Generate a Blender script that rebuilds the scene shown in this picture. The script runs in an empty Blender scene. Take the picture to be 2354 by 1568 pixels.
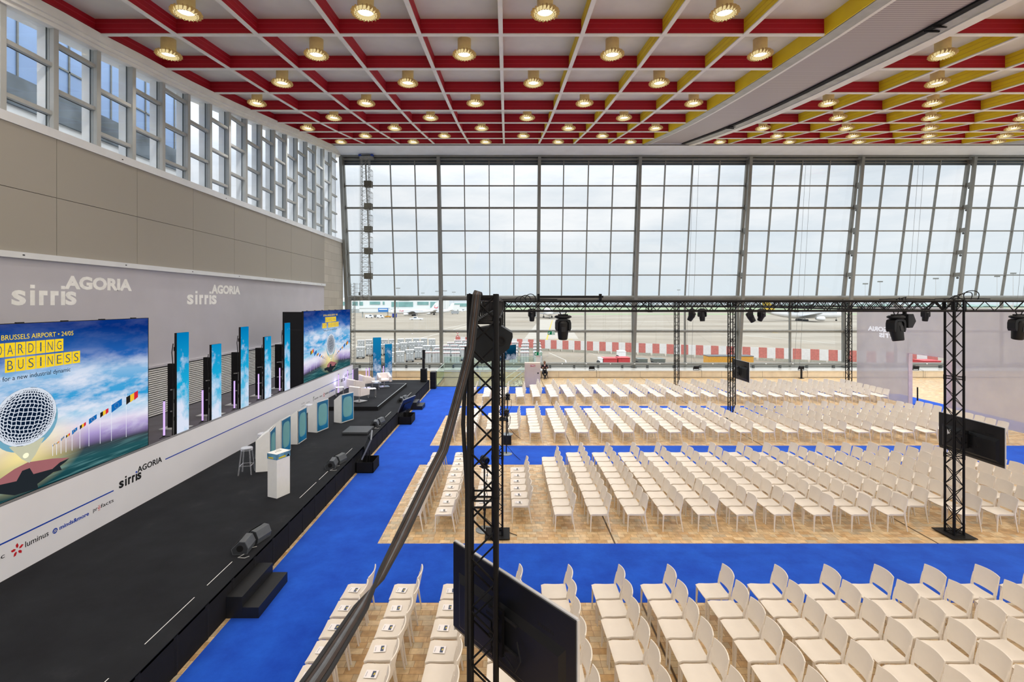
import bpy, bmesh, math, random
from mathutils import Vector, Matrix
random.seed(7)
SC = bpy.context.scene
COL = SC.collection
PI = math.pi
# ---------------------------------------------------------------- camera, sky, exposure
H = 5.7; F = 1112.0; U0 = 1164.0; V0 = 696.0      # camera height, focal length in px, vanishing point of the hall's length
cam_d = bpy.data.cameras.new('camera'); cam = bpy.data.objects.new('camera', cam_d); COL.objects.link(cam)
cam.location = (0, 0, H); cam.rotation_euler = (PI/2, 0, 0)
cam_d.sensor_fit = 'HORIZONTAL'; cam_d.sensor_width = 36.0; cam_d.lens = F*36.0/2354
cam_d.shift_x = (1177-U0)/2354; cam_d.shift_y = (V0-784)/2354
cam_d.clip_start = 0.05; cam_d.clip_end = 6000
SC.camera = cam
SC.view_settings.view_transform = 'Standard'; SC.view_settings.look = 'None'
SC.view_settings.exposure = 0.0; SC.view_settings.gamma = 1.0; SC.view_settings.use_curve_mapping = False
cy = SC.cycles
cy.use_denoising = True; cy.denoiser = 'OPENIMAGEDENOISE'
cy.max_bounces = 7; cy.diffuse_bounces = 3; cy.glossy_bounces = 2; cy.transmission_bounces = 3; cy.transparent_max_bounces = 14
cy.use_adaptive_sampling = True; cy.adaptive_threshold = 0.025
cy.caustics_reflective = False; cy.caustics_refractive = False
cy.sample_clamp_indirect = 6.0
try: cy.use_light_tree = True
except Exception: pass
SKY_GAIN = 1.0
LAMP_W = 60.0

def lin(c):
    return tuple(((x/255)/12.92 if x/255 <= .04045 else ((x/255+.055)/1.055)**2.4) for x in c[:3])

def make_world():
    w = bpy.data.worlds.new('overcast_sky'); SC.world = w; w.use_nodes = True
    nt = w.node_tree; N = nt.nodes; L = nt.links; N.clear()
    out = N.new('ShaderNodeOutputWorld'); bg = N.new('ShaderNodeBackground'); L.new(bg.outputs[0], out.inputs[0])
    tc = N.new('ShaderNodeTexCoord'); sep = N.new('ShaderNodeSeparateXYZ'); L.new(tc.outputs['Generated'], sep.inputs[0])
    # clouds
    mp = N.new('ShaderNodeMapping'); mp.inputs['Scale'].default_value = (1, 1, 3.2); L.new(tc.outputs['Generated'], mp.inputs[0])
    n1 = N.new('ShaderNodeTexNoise'); n1.inputs['Scale'].default_value = 4.5; n1.inputs['Detail'].default_value = 6; n1.inputs['Roughness'].default_value = .58
    L.new(mp.outputs[0], n1.inputs[0])
    r1 = N.new('ShaderNodeValToRGB'); r1.color_ramp.elements[0].position = .38; r1.color_ramp.elements[1].position = .68
    r1.color_ramp.elements[0].color = (*lin((222,230,238)), 1); r1.color_ramp.elements[1].color = (*lin((250,251,253)), 1)
    L.new(n1.outputs[0], r1.inputs[0])
    # haze towards the horizon
    r2 = N.new('ShaderNodeValToRGB'); r2.color_ramp.elements[0].position = 0.0; r2.color_ramp.elements[1].position = .16
    r2.color_ramp.elements[0].color = (1, 1, 1, 1); r2.color_ramp.elements[1].color = (0, 0, 0, 1)
    L.new(sep.outputs[2], r2.inputs[0])
    mx = N.new('ShaderNodeMixRGB'); L.new(r2.outputs[0], mx.inputs[0]); L.new(r1.outputs[0], mx.inputs[1]); mx.inputs[2].default_value = (*lin((223,234,241)), 1)
    L.new(mx.outputs[0], bg.inputs[0])
    # an overcast sky is brighter overhead
    mr = N.new('ShaderNodeMapRange'); mr.inputs[1].default_value = .22; mr.inputs[2].default_value = .75
    mr.inputs[3].default_value = 1.0*SKY_GAIN; mr.inputs[4].default_value = 3.6*SKY_GAIN
    L.new(sep.outputs[2], mr.inputs[0]); L.new(mr.outputs[0], bg.inputs[1])
    w.cycles.sampling_method = 'MANUAL'; w.cycles.sample_map_resolution = 512
make_world()

# rows of the coffered ceiling: distance and height of the beams' undersides
ROWS = [(-13.8,12.9),(-10.9,12.9),(-8.05,12.95),(-5.2,13.0),(-2.35,13.05),(.5,13.1),(3.4,13.2),(6.3,13.3),(9.15,13.45),(12.05,13.66),(14.9,13.93),(17.8,14.28),(20.7,14.65),(23.6,15.06),(26.4,15.5),(29.2,16.0),(32.0,16.55),(34.8,17.1)]
def interp(tab, y):
    if y <= tab[0][0]: return tab[0][1]
    for (a, b), (c, d) in zip(tab, tab[1:]):
        if y <= c: return b + (d-b)*(y-a)/(c-a)
    (a, b), (c, d) = tab[-2:]
    return d + (d-b)/(c-a)*(y-c)
def zc(y): return interp(ROWS, y)
BX = [-12.67+2.5*k for k in range(10)]                 # length beams left of the duct: -12.67 .. 9.83
BX2 = [13.55+2.4*k for k in range(10)]                 # right of the duct
def lamp_spots():
    """(row, column number, x, y) of every lamp: every second coffer, staggered from row to row"""
    out = []
    for r in range(len(ROWS)-1):
        y = (ROWS[r][0]+ROWS[r+1][0])/2
        for k in range(9):
            x = (BX[k]+BX[k+1])/2
            if (k+r) % 2 == 0: out.append((r, k, x, y))
        for k in range(9):
            x = (BX2[k]+BX2[k+1])/2
            if (k+r) % 2 == 0: out.append((r, 20+k, x, y))
    return out
# ---------------------------------------------------------------- materials
MATS = {}
def newmat(name):
    m = bpy.data.materials.new(name); m.use_nodes = True
    m.node_tree.nodes.clear(); MATS[name] = m
    return m, m.node_tree.nodes, m.node_tree.links
def P(name, rgb, rough=.6, metal=0.0, var=.06, scale=6.0, bump=0.0, spec=.35, coat=0.0):
    """plain procedural material: colour with a little noise in it"""
    if name in MATS: return MATS[name]
    m, N, L = newmat(name)
    out = N.new('ShaderNodeOutputMaterial'); b = N.new('ShaderNodeBsdfPrincipled'); L.new(b.outputs[0], out.inputs[0])
    c = lin(rgb)
    b.inputs['Roughness'].default_value = rough; b.inputs['Metallic'].default_value = metal
    b.inputs['Specular IOR Level'].default_value = spec; b.inputs['Coat Weight'].default_value = coat
    tc = N.new('ShaderNodeTexCoord'); nz = N.new('ShaderNodeTexNoise'); nz.inputs['Scale'].default_value = scale; nz.inputs['Detail'].default_value = 2
    L.new(tc.outputs['Object'], nz.inputs[0])
    rp = N.new('ShaderNodeValToRGB')
    rp.color_ramp.elements[0].position = .3; rp.color_ramp.elements[1].position = .7
    rp.color_ramp.elements[0].color = (*[max(0, x*(1-var)) for x in c], 1); rp.color_ramp.elements[1].color = (*[min(1, x*(1+var)) for x in c], 1)
    L.new(nz.outputs[0], rp.inputs[0]); L.new(rp.outputs[0], b.inputs['Base Color'])
    if bump:
        bp = N.new('ShaderNodeBump'); bp.inputs['Strength'].default_value = bump; bp.inputs['Distance'].default_value = .01
        L.new(nz.outputs[0], bp.inputs['Height']); L.new(bp.outputs[0], b.inputs['Normal'])
    return m
def EM(name, rgb, strength=1.0, var=.03):
    if name in MATS: return MATS[name]
    m, N, L = newmat(name)
    out = N.new('ShaderNodeOutputMaterial'); e = N.new('ShaderNodeEmission'); L.new(e.outputs[0], out.inputs[0])
    tc = N.new('ShaderNodeTexCoord'); nz = N.new('ShaderNodeTexNoise'); nz.inputs['Scale'].default_value = 9
    L.new(tc.outputs['Object'], nz.inputs[0])
    rp = N.new('ShaderNodeValToRGB'); c = lin(rgb)
    rp.color_ramp.elements[0].color = (*[x*(1-var) for x in c], 1); rp.color_ramp.elements[1].color = (*[x*(1+var) for x in c], 1)
    L.new(nz.outputs[0], rp.inputs[0]); L.new(rp.outputs[0], e.inputs[0]); e.inputs[1].default_value = strength
    return m
def GLASS(name, tint=(240,247,245), refl=.05, rough=.02, edge=.25):
    """thin clear sheet: lets straight light through, mirrors a little, more at grazing angles"""
    if name in MATS: return MATS[name]
    m, N, L = newmat(name)
    out = N.new('ShaderNodeOutputMaterial'); mx = N.new('ShaderNodeMixShader'); L.new(mx.outputs[0], out.inputs[0])
    t = N.new('ShaderNodeBsdfTransparent'); t.inputs[0].default_value = (*lin(tint), 1)
    g = N.new('ShaderNodeBsdfGlossy'); g.inputs['Roughness'].default_value = rough; g.inputs['Color'].default_value = (1, 1, 1, 1)
    lw = N.new('ShaderNodeLayerWeight'); lw.inputs[0].default_value = .12
    mr = N.new('ShaderNodeMapRange'); mr.inputs[3].default_value = refl; mr.inputs[4].default_value = edge
    L.new(lw.outputs['Facing'], mr.inputs[0]); mr.clamp = True
    pw = N.new('ShaderNodeMath'); pw.operation = 'POWER'; pw.inputs[1].default_value = 3; L.new(lw.outputs['Facing'], pw.inputs[0]); L.new(pw.outputs[0], mr.inputs[0])
    L.new(mr.outputs[0], mx.inputs[0]); L.new(t.outputs[0], mx.inputs[1]); L.new(g.outputs[0], mx.inputs[2])
    return m
def ramp(N, stops, interp='LINEAR'):
    rp = N.new('ShaderNodeValToRGB'); cr = rp.color_ramp; cr.interpolation = interp
    while len(cr.elements) < len(stops): cr.elements.new(.5)
    for e, (p, c) in zip(cr.elements, stops):
        e.position = p; e.color = (*lin(c), 1)
    return rp

def floor_mat():
    m, N, L = newmat('sandstone_paving')
    out = N.new('ShaderNodeOutputMaterial'); b = N.new('ShaderNodeBsdfPrincipled'); L.new(b.outputs[0], out.inputs[0])
    tc = N.new('ShaderNodeTexCoord')
    mp = N.new('ShaderNodeMapping'); mp.inputs['Scale'].default_value = (1, 1, 1); L.new(tc.outputs['Object'], mp.inputs[0])
    br = N.new('ShaderNodeTexBrick'); br.offset = .37; br.offset_frequency = 2; br.squash = .62; br.squash_frequency = 3
    br.inputs['Color1'].default_value = (0, 0, 0, 1); br.inputs['Color2'].default_value = (1, 1, 1, 1); br.inputs['Mortar'].default_value = (.5, .5, .5, 1)
    br.inputs['Scale'].default_value = 1; br.inputs['Mortar Size'].default_value = .0035; br.inputs['Brick Width'].default_value = .25; br.inputs['Row Height'].default_value = .14
    br.inputs['Bias'].default_value = 0
    L.new(mp.outputs[0], br.inputs[0])
    rp = ramp(N, [(0, (196,156,106)), (.22, (220,188,140)), (.45, (233,206,162)), (.62, (198,182,152)), (.8, (214,174,122)), (1, (226,198,154))])
    L.new(br.outputs['Color'], rp.inputs[0])
    nz = N.new('ShaderNodeTexNoise'); nz.inputs['Scale'].default_value = 7; nz.inputs['Detail'].default_value = 3; L.new(tc.outputs['Object'], nz.inputs[0])
    r2 = ramp(N, [(.3, (215,215,215)), (.7, (255,255,255))]); L.new(nz.outputs[0], r2.inputs[0])
    mu = N.new('ShaderNodeMixRGB'); mu.blend_type = 'MULTIPLY'; mu.inputs[0].default_value = 1; L.new(rp.outputs[0], mu.inputs[1]); L.new(r2.outputs[0], mu.inputs[2])
    mo = N.new('ShaderNodeMixRGB'); L.new(br.outputs['Fac'], mo.inputs[0]); L.new(mu.outputs[0], mo.inputs[1]); mo.inputs[2].default_value = (*lin((146,114,78)), 1)
    L.new(mo.outputs[0], b.inputs['Base Color']); b.inputs['Roughness'].default_value = .38; b.inputs['Specular IOR Level'].default_value = .4
    return m
def carpet_mat():
    m, N, L = newmat('blue_carpet_pile')
    out = N.new('ShaderNodeOutputMaterial'); b = N.new('ShaderNodeBsdfPrincipled'); L.new(b.outputs[0], out.inputs[0])
    tc = N.new('ShaderNodeTexCoord')
    n1 = N.new('ShaderNodeTexNoise'); n1.inputs['Scale'].default_value = 1.3; n1.inputs['Detail'].default_value = 5; n1.inputs['Roughness'].default_value = .7; L.new(tc.outputs['Object'], n1.inputs[0])
    rp = ramp(N, [(.3, (9,58,168)), (.7, (24,84,198))]); L.new(n1.outputs[0], rp.inputs[0]); L.new(rp.outputs[0], b.inputs['Base Color'])
    n2 = N.new('ShaderNodeTexNoise'); n2.inputs['Scale'].default_value = 160; L.new(tc.outputs['Object'], n2.inputs[0])
    bp = N.new('ShaderNodeBump'); bp.inputs['Strength'].default_value = .35; bp.inputs['Distance'].default_value = .004; L.new(n2.outputs[0], bp.inputs['Height']); L.new(bp.outputs[0], b.inputs['Normal'])
    b.inputs['Roughness'].default_value = .95; b.inputs['Specular IOR Level'].default_value = .1
    b.inputs['Sheen Weight'].default_value = .5; b.inputs['Sheen Tint'].default_value = (*lin((120,160,255)), 1)
    return m
def perforated_mat():
    m, N, L = newmat('perforated_acoustic_panel')
    out = N.new('ShaderNodeOutputMaterial'); b = N.new('ShaderNodeBsdfPrincipled'); L.new(b.outputs[0], out.inputs[0])
    tc = N.new('ShaderNodeTexCoord')
    vo = N.new('ShaderNodeTexVoronoi'); vo.inputs['Scale'].default_value = 17; vo.inputs['Randomness'].default_value = 0; L.new(tc.outputs['Object'], vo.inputs[0])
    rp = N.new('ShaderNodeValToRGB'); rp.color_ramp.elements[0].position = .22; rp.color_ramp.elements[1].position = .32
    rp.color_ramp.elements[0].color = (*lin((96,91,82)), 1); rp.color_ramp.elements[1].color = (*lin((158,153,143)), 1)
    L.new(vo.outputs['Distance'], rp.inputs[0]); L.new(rp.outputs[0], b.inputs['Base Color']); b.inputs['Roughness'].default_value = .75
    return m
def stone_mat(name, c1, c2, w, h, mort):
    m, N, L = newmat(name)
    out = N.new('ShaderNodeOutputMaterial'); b = N.new('ShaderNodeBsdfPrincipled'); L.new(b.outputs[0], out.inputs[0])
    tc = N.new('ShaderNodeTexCoord'); mp = N.new('ShaderNodeMapping'); mp.inputs['Rotation'].default_value = (PI/2, 0, PI/2) ; L.new(tc.outputs['Object'], mp.inputs[0])
    sp = N.new('ShaderNodeSeparateXYZ'); cb = N.new('ShaderNodeCombineXYZ'); L.new(tc.outputs['Object'], sp.inputs[0]); L.new(sp.outputs[1], cb.inputs[0]); L.new(sp.outputs[2], cb.inputs[1])
    br = N.new('ShaderNodeTexBrick'); br.inputs['Scale'].default_value = 1; br.inputs['Brick Width'].default_value = w; br.inputs['Row Height'].default_value = h; br.inputs['Mortar Size'].default_value = .008
    br.inputs['Color1'].default_value = (*lin(c1), 1); br.inputs['Color2'].default_value = (*lin(c2), 1); br.inputs['Mortar'].default_value = (*lin(mort), 1)
    L.new(cb.outputs[0], br.inputs[0]); L.new(br.outputs['Color'], b.inputs['Base Color']); b.inputs['Roughness'].default_value = .7
    return m
def stripe_mat(name, axis, period, c1, c2, duty=.5, rough=.5):
    """fine ribs along one axis"""
    m, N, L = newmat(name)
    out = N.new('ShaderNodeOutputMaterial'); b = N.new('ShaderNodeBsdfPrincipled'); L.new(b.outputs[0], out.inputs[0])
    tc = N.new('ShaderNodeTexCoord'); sp = N.new('ShaderNodeSeparateXYZ'); L.new(tc.outputs['Object'], sp.inputs[0])
    d = N.new('ShaderNodeMath'); d.operation = 'DIVIDE'; d.inputs[1].default_value = period; L.new(sp.outputs[axis], d.inputs[0])
    f = N.new('ShaderNodeMath'); f.operation = 'FRACT'; L.new(d.outputs[0], f.inputs[0])
    rp = ramp(N, [(0, c1), (duty-.06, c1), (duty+.06, c2), (1, c2)]); L.new(f.outputs[0], rp.inputs[0]); L.new(rp.outputs[0], b.inputs['Base Color'])
    b.inputs['Roughness'].default_value = rough
    return m
def scrim_mat():
    m, N, L = newmat('translucent_scrim_cloth')
    out = N.new('ShaderNodeOutputMaterial'); m1 = N.new('ShaderNodeMixShader'); m2 = N.new('ShaderNodeMixShader')
    d = N.new('ShaderNodeBsdfDiffuse'); t = N.new('ShaderNodeBsdfTranslucent'); tr = N.new('ShaderNodeBsdfTransparent')
    tc = N.new('ShaderNodeTexCoord'); nz = N.new('ShaderNodeTexNoise'); nz.inputs['Scale'].default_value = 1.2; L.new(tc.outputs['Object'], nz.inputs[0])
    rp = ramp(N, [(.3, (198,196,203)), (.7, (206,203,208))]); L.new(nz.outputs[0], rp.inputs[0])
    L.new(rp.outputs[0], d.inputs[0]); L.new(rp.outputs[0], t.inputs[0])
    m1.inputs[0].default_value = .35; L.new(d.outputs[0], m1.inputs[1]); L.new(t.outputs[0], m1.inputs[2])
    m2.inputs[0].default_value = .36; L.new(m1.outputs[0], m2.inputs[1]); L.new(tr.outputs[0], m2.inputs[2]); L.new(m2.outputs[0], out.inputs[0])
    return m
def screen_mat(name, w, h, strength=1.0):
    """the sky-and-runway picture on the large LED walls; local y runs along the wall, z up"""
    m, N, L = newmat(name)
    out = N.new('ShaderNodeOutputMaterial'); e = N.new('ShaderNodeEmission'); L.new(e.outputs[0], out.inputs[0])
    tc = N.new('ShaderNodeTexCoord'); sp = N.new('ShaderNodeSeparateXYZ'); L.new(tc.outputs['Object'], sp.inputs[0])
    def math_(op, a, b=None, c=None):
        n = N.new('ShaderNodeMath'); n.operation = op
        for i, v in enumerate((a, b, c)):
            if v is None: continue
            if isinstance(v, (int, float)): n.inputs[i].default_value = v
            else: L.new(v, n.inputs[i])
        return n.outputs[0]
    t = math_('DIVIDE', sp.outputs[2], h)
    s = math_('DIVIDE', sp.outputs[1], w)
    # the horizon sags away from the centre
    sa = math_('ABSOLUTE', s)
    tt = math_('ADD', t, math_('MULTIPLY', sa, .16))
    sky = ramp(N, [(0, (12,58,66)), (.12, (38,86,92)), (.185, (60,66,74)), (.215, (120,104,150)), (.27, (176,158,212)), (.34, (232,222,242)), (.42, (150,205,235)), (.5, (50,160,218)), (.6, (70,165,220)), (.7, (140,188,228)), (.8, (36,100,180)), (1, (6,48,124))])
    L.new(tt, sky.inputs[0])
    mp = N.new('ShaderNodeMapping'); mp.inputs['Scale'].default_value = (1, .55, 1.9); mp.inputs['Rotation'].default_value = (.28, 0, 0); L.new(tc.outputs['Object'], mp.inputs[0])
    nz = N.new('ShaderNodeTexNoise'); nz.inputs['Scale'].default_value = 1.25; nz.inputs['Detail'].default_value = 7; nz.inputs['Roughness'].default_value = .6; L.new(mp.outputs[0], nz.inputs[0])
    cl = N.new('ShaderNodeValToRGB'); cl.color_ramp.elements[0].position = .44; cl.color_ramp.elements[1].position = .62; L.new(nz.outputs[0], cl.inputs[0])
    band = N.new('ShaderNodeValToRGB'); cr = band.color_ramp
    while len(cr.elements) < 4: cr.elements.new(.5)
    for el, (p, v) in zip(cr.elements, [(.2, 0), (.32, .9), (.66, .85), (.86, .05)]): el.position = p; el.color = (v, v, v, 1)
    L.new(tt, band.inputs[0])
    mixc = N.new('ShaderNodeMixRGB'); L.new(math_('MULTIPLY', cl.outputs[0], band.outputs[0]), mixc.inputs[0]); L.new(sky.outputs[0], mixc.inputs[1]); mixc.inputs[2].default_value = (*lin((236,238,250)), 1)
    # low sun glow in the middle
    dy = math_('MULTIPLY', sp.outputs[1], .5); dz = math_('SUBTRACT', sp.outputs[2], h*.225)
    dist = math_('SQRT', math_('ADD', math_('MULTIPLY', dy, dy), math_('MULTIPLY', dz, dz)))
    gl = N.new('ShaderNodeValToRGB'); gl.color_ramp.elements[0].color = (1, 1, 1, 1); gl.color_ramp.elements[1].color = (0, 0, 0, 1); gl.color_ramp.elements[1].position = .75; L.new(dist, gl.inputs[0])
    mg = N.new('ShaderNodeMixRGB'); L.new(gl.outputs[0], mg.inputs[0]); L.new(mixc.outputs[0], mg.inputs[1]); mg.inputs[2].default_value = (*lin((255,236,160)), 1)
    # streaks on the runway
    ms = N.new('ShaderNodeMapping'); ms.inputs['Scale'].default_value = (1, .5, 14); ms.inputs['Rotation'].default_value = (-.2, 0, 0); L.new(tc.outputs['Object'], ms.inputs[0])
    ns = N.new('ShaderNodeTexNoise'); ns.inputs['Scale'].default_value = 1.5; ns.inputs['Detail'].default_value = 4; L.new(ms.outputs[0], ns.inputs[0])
    st = N.new('ShaderNodeValToRGB'); st.color_ramp.elements[0].position = .5; st.color_ramp.elements[1].position = .8; L.new(ns.outputs[0], st.inputs[0])
    low = N.new('ShaderNodeValToRGB'); low.color_ramp.elements[0].position = .14; low.color_ramp.elements[0].color = (.6, .6, .6, 1); low.color_ramp.elements[1].position = .2; low.color_ramp.elements[1].color = (0, 0, 0, 1); L.new(tt, low.inputs[0])
    mst = N.new('ShaderNodeMixRGB'); L.new(math_('MULTIPLY', st.outputs[0], low.outputs[0]), mst.inputs[0]); L.new(mg.outputs[0], mst.inputs[1]); mst.inputs[2].default_value = (*lin((130,190,190)), 1)
    L.new(mst.outputs[0], e.inputs[0]); e.inputs[1].default_value = strength
    return m
def cloud_column_mat(name, h, top, mid, low, cut=.5, emis=.95):
    m, N, L = newmat(name)
    out = N.new('ShaderNodeOutputMaterial'); e = N.new('ShaderNodeEmission'); L.new(e.outputs[0], out.inputs[0])
    tc = N.new('ShaderNodeTexCoord'); sp = N.new('ShaderNodeSeparateXYZ'); L.new(tc.outputs['Object'], sp.inputs[0])
    d = N.new('ShaderNodeMath'); d.operation = 'DIVIDE'; d.inputs[1].default_value = h; L.new(sp.outputs[2], d.inputs[0])
    g = ramp(N, [(0, low), (.5, mid), (1, top)]); L.new(d.outputs[0], g.inputs[0])
    inf = N.new('ShaderNodeObjectInfo'); ad = N.new('ShaderNodeVectorMath'); L.new(tc.outputs['Object'], ad.inputs[0]); L.new(inf.outputs['Location'], ad.inputs[1])
    nz = N.new('ShaderNodeTexNoise'); nz.inputs['Scale'].default_value = 2.1; nz.inputs['Detail'].default_value = 8; nz.inputs['Roughness'].default_value = .62; L.new(ad.outputs[0], nz.inputs[0])
    sb = N.new('ShaderNodeMath'); sb.operation = 'SUBTRACT'; L.new(nz.outputs[0], sb.inputs[0])
    ml = N.new('ShaderNodeMath'); ml.operation = 'MULTIPLY'; ml.inputs[1].default_value = .38; L.new(d.outputs[0], ml.inputs[0]); L.new(ml.outputs[0], sb.inputs[1])
    cl = N.new('ShaderNodeValToRGB'); cl.color_ramp.elements[0].position = cut-.25; cl.color_ramp.elements[1].position = cut; L.new(sb.outputs[0], cl.inputs[0])
    mx = N.new('ShaderNodeMixRGB'); L.new(cl.outputs[0], mx.inputs[0]); L.new(g.outputs[0], mx.inputs[1]); mx.inputs[2].default_value = (*lin((222,230,248)), 1)
    L.new(mx.outputs[0], e.inputs[0]); e.inputs[1].default_value = emis
    return m
def apron_mat():
    m, N, L = newmat('apron_concrete')
    out = N.new('ShaderNodeOutputMaterial'); b = N.new('ShaderNodeBsdfPrincipled'); L.new(b.outputs[0], out.inputs[0])
    tc = N.new('ShaderNodeTexCoord')
    mp = N.new('ShaderNodeMapping'); mp.inputs['Scale'].default_value = (.010, .035, 1); mp.inputs['Rotation'].default_value = (0, 0, .25); L.new(tc.outputs['Object'], mp.inputs[0])
    n1 = N.new('ShaderNodeTexNoise'); n1.inputs['Scale'].default_value = 1; n1.inputs['Detail'].default_value = 9; n1.inputs['Roughness'].default_value = .62; L.new(mp.outputs[0], n1.inputs[0])
    rp = ramp(N, [(.32, (122,111,94)), (.5, (140,130,114)), (.68, (156,148,134))]); L.new(n1.outputs[0], rp.inputs[0])
    # slab joints
    br = N.new('ShaderNodeTexBrick'); br.offset = 0; br.inputs['Scale'].default_value = 1; br.inputs['Brick Width'].default_value = 7.5; br.inputs['Row Height'].default_value = 7.5; br.inputs['Mortar Size'].default_value = .06
    mp2 = N.new('ShaderNodeMapping'); mp2.inputs['Rotation'].default_value = (0, 0, .3); L.new(tc.outputs['Object'], mp2.inputs[0]); L.new(mp2.outputs[0], br.inputs[0])
    br.inputs['Color1'].default_value = (*lin((255,255,255)), 1); br.inputs['Color2'].default_value = (*lin((240,240,240)), 1); br.inputs['Mortar'].default_value = (*lin((205,200,192)), 1)
    mu = N.new('ShaderNodeMixRGB'); mu.blend_type = 'MULTIPLY'; mu.inputs[0].default_value = .8; L.new(rp.outputs[0], mu.inputs[1]); L.new(br.outputs[0], mu.inputs[2])
    L.new(mu.outputs[0], b.inputs['Base Color']); b.inputs['Roughness'].default_value = .85
    return m
def stage_mat():
    m, N, L = newmat('black_stage_carpet')
    out = N.new('ShaderNodeOutputMaterial'); b = N.new('ShaderNodeBsdfPrincipled'); L.new(b.outputs[0], out.inputs[0])
    tc = N.new('ShaderNodeTexCoord')
    n1 = N.new('ShaderNodeTexNoise'); n1.inputs['Scale'].default_value = 1.1; n1.inputs['Detail'].default_value = 6; n1.inputs['Roughness'].default_value = .65; L.new(tc.outputs['Object'], n1.inputs[0])
    rp = ramp(N, [(.3, (26,27,31)), (.62, (34,36,40)), (.8, (48,49,53))]); L.new(n1.outputs[0], rp.inputs[0]); L.new(rp.outputs[0], b.inputs['Base Color'])
    b.inputs['Roughness'].default_value = .9; b.inputs['Specular IOR Level'].default_value = .15
    return m
def lectern_mat():
    m, N, L = newmat('blue_cabin_window_print')
    out = N.new('ShaderNodeOutputMaterial'); b = N.new('ShaderNodeBsdfPrincipled'); L.new(b.outputs[0], out.inputs[0])
    tc = N.new('ShaderNodeTexCoord'); nz = N.new('ShaderNodeTexNoise'); nz.inputs['Scale'].default_value = 1.6; nz.inputs['Detail'].default_value = 1; L.new(tc.outputs['Object'], nz.inputs[0])
    rp = ramp(N, [(.35, (0,104,150)), (.65, (14,134,196))]); L.new(nz.outputs[0], rp.inputs[0]); L.new(rp.outputs[0], b.inputs['Base Color']); b.inputs['Roughness'].default_value = .5
    return m
def clear_mat():
    m, N, L = newmat('clear_polycarbonate')
    out = N.new('ShaderNodeOutputMaterial'); mx = N.new('ShaderNodeMixShader'); L.new(mx.outputs[0], out.inputs[0])
    t = N.new('ShaderNodeBsdfTransparent'); t.inputs[0].default_value = (.95, .96, .98, 1); g = N.new('ShaderNodeBsdfPrincipled'); g.inputs['Base Color'].default_value = (.88, .9, .96, 1); g.inputs['Roughness'].default_value = .15
    lw = N.new('ShaderNodeLayerWeight'); lw.inputs[0].default_value = .35; mr = N.new('ShaderNodeMapRange'); mr.inputs[3].default_value = .08; mr.inputs[4].default_value = .7; L.new(lw.outputs['Facing'], mr.inputs[0])
    L.new(mr.outputs[0], mx.inputs[0]); L.new(t.outputs[0], mx.inputs[1]); L.new(g.outputs[0], mx.inputs[2])
    return m
FLOOR = floor_mat(); CARPET = carpet_mat(); PERF = perforated_mat(); SCRIM = scrim_mat(); APRON = apron_mat(); STAGE = stage_mat(); LECT = lectern_mat()
STONE = stone_mat('pale_stone_blocks', (176,170,158), (188,182,170), 1.15, .55, (140,134,124))
BENCHM = P('polished_beige_marble', (228,214,188), .35, var=.07, scale=2.2)
BENCHTOP = P('pale_marble_top', (222,220,212), .18, var=.05, scale=1.5, spec=.5)
STEEL = P('grey_painted_steel', (132,133,128), .45, .3, var=.05, scale=3)
STEELD = P('dark_grey_steel', (88,92,92), .45, .4, var=.05, scale=3)
STEELW = P('light_grey_steel', (196,198,200), .45, .2, var=.04, scale=3)
SPAN = P('blue_grey_spandrel', (74,86,96), .35, .2, var=.05, scale=2)
WINGL = GLASS('window_glass', (254,255,255), .018, .015, .25)
CLERGL = GLASS('clerestory_glass', (250,252,254), .022, .012, .22)
BALGL = GLASS('balustrade_glass', (241,250,246), .035, .01, .2)
RED = P('coffer_red_paint', (176,22,42), .5, var=.04, scale=1.5)
YEL = P('coffer_yellow_paint', (255,224,46), .5, var=.05, scale=1.5)
FLG = P('coffer_flange_cream', (238,238,232), .5, var=.04, scale=2)
COFF = P('coffer_plaster', (224,227,220), .85, var=.05, scale=1.2)
SOFF = P('white_soffit_metal', (232,238,246), .5, var=.04, scale=1.2)
DUCTM = stripe_mat('ribbed_duct_metal', 1, .11, (150,140,142), (186,178,178), .45, .4)
GAL = P('galvanised_flange', (176,178,174), .42, .35, var=.12, scale=2.5)
LOUV = P('louvre_metal', (226,226,222), .4, .1, var=.03)
LOUVD = P('louvre_gap_dark', (52,54,58), .8)
WLOW = P('lower_wall_paint', (192,190,197), .8, var=.03, scale=1.0)
WBAND = P('white_metal_band', (222,224,226), .45, .1, var=.03, scale=2)
CSTEEL = P('clerestory_frame_grey', (178,180,177), .5, .1, var=.04, scale=3)
CONC = P('outside_concrete', (244,243,240), .85, var=.06, scale=1.4)
BLK = P('black_powder_coat', (22,22,24), .45, .2, var=.15, scale=8)
BLKM = P('matt_black', (20,20,23), .8, var=.2, scale=6)
BLKF = P('black_fabric', (16,16,20), .95, var=.2, scale=4)
BLKP = P('black_plastic', (16,17,19), .42, var=.12, scale=6)
GRYP = P('grey_speaker_paint', (84,88,92), .55, var=.08, scale=10)
WHT = P('white_paint', (238,238,236), .5, var=.02)
WHTV = P('white_vinyl_print', (244,244,250), .55, var=.015, scale=1)
CHAIRM = P('ivory_chair_plastic', (228,219,207), .45, var=.025, scale=5, spec=.35)
LEATH = P('white_leather', (244,235,233), .5, var=.03, scale=7)
CHROME = P('brushed_steel', (200,200,200), .3, .9, var=.04, scale=9)
TUBE = EM('lavender_light_tube', (214,180,255), 1.15)
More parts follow.
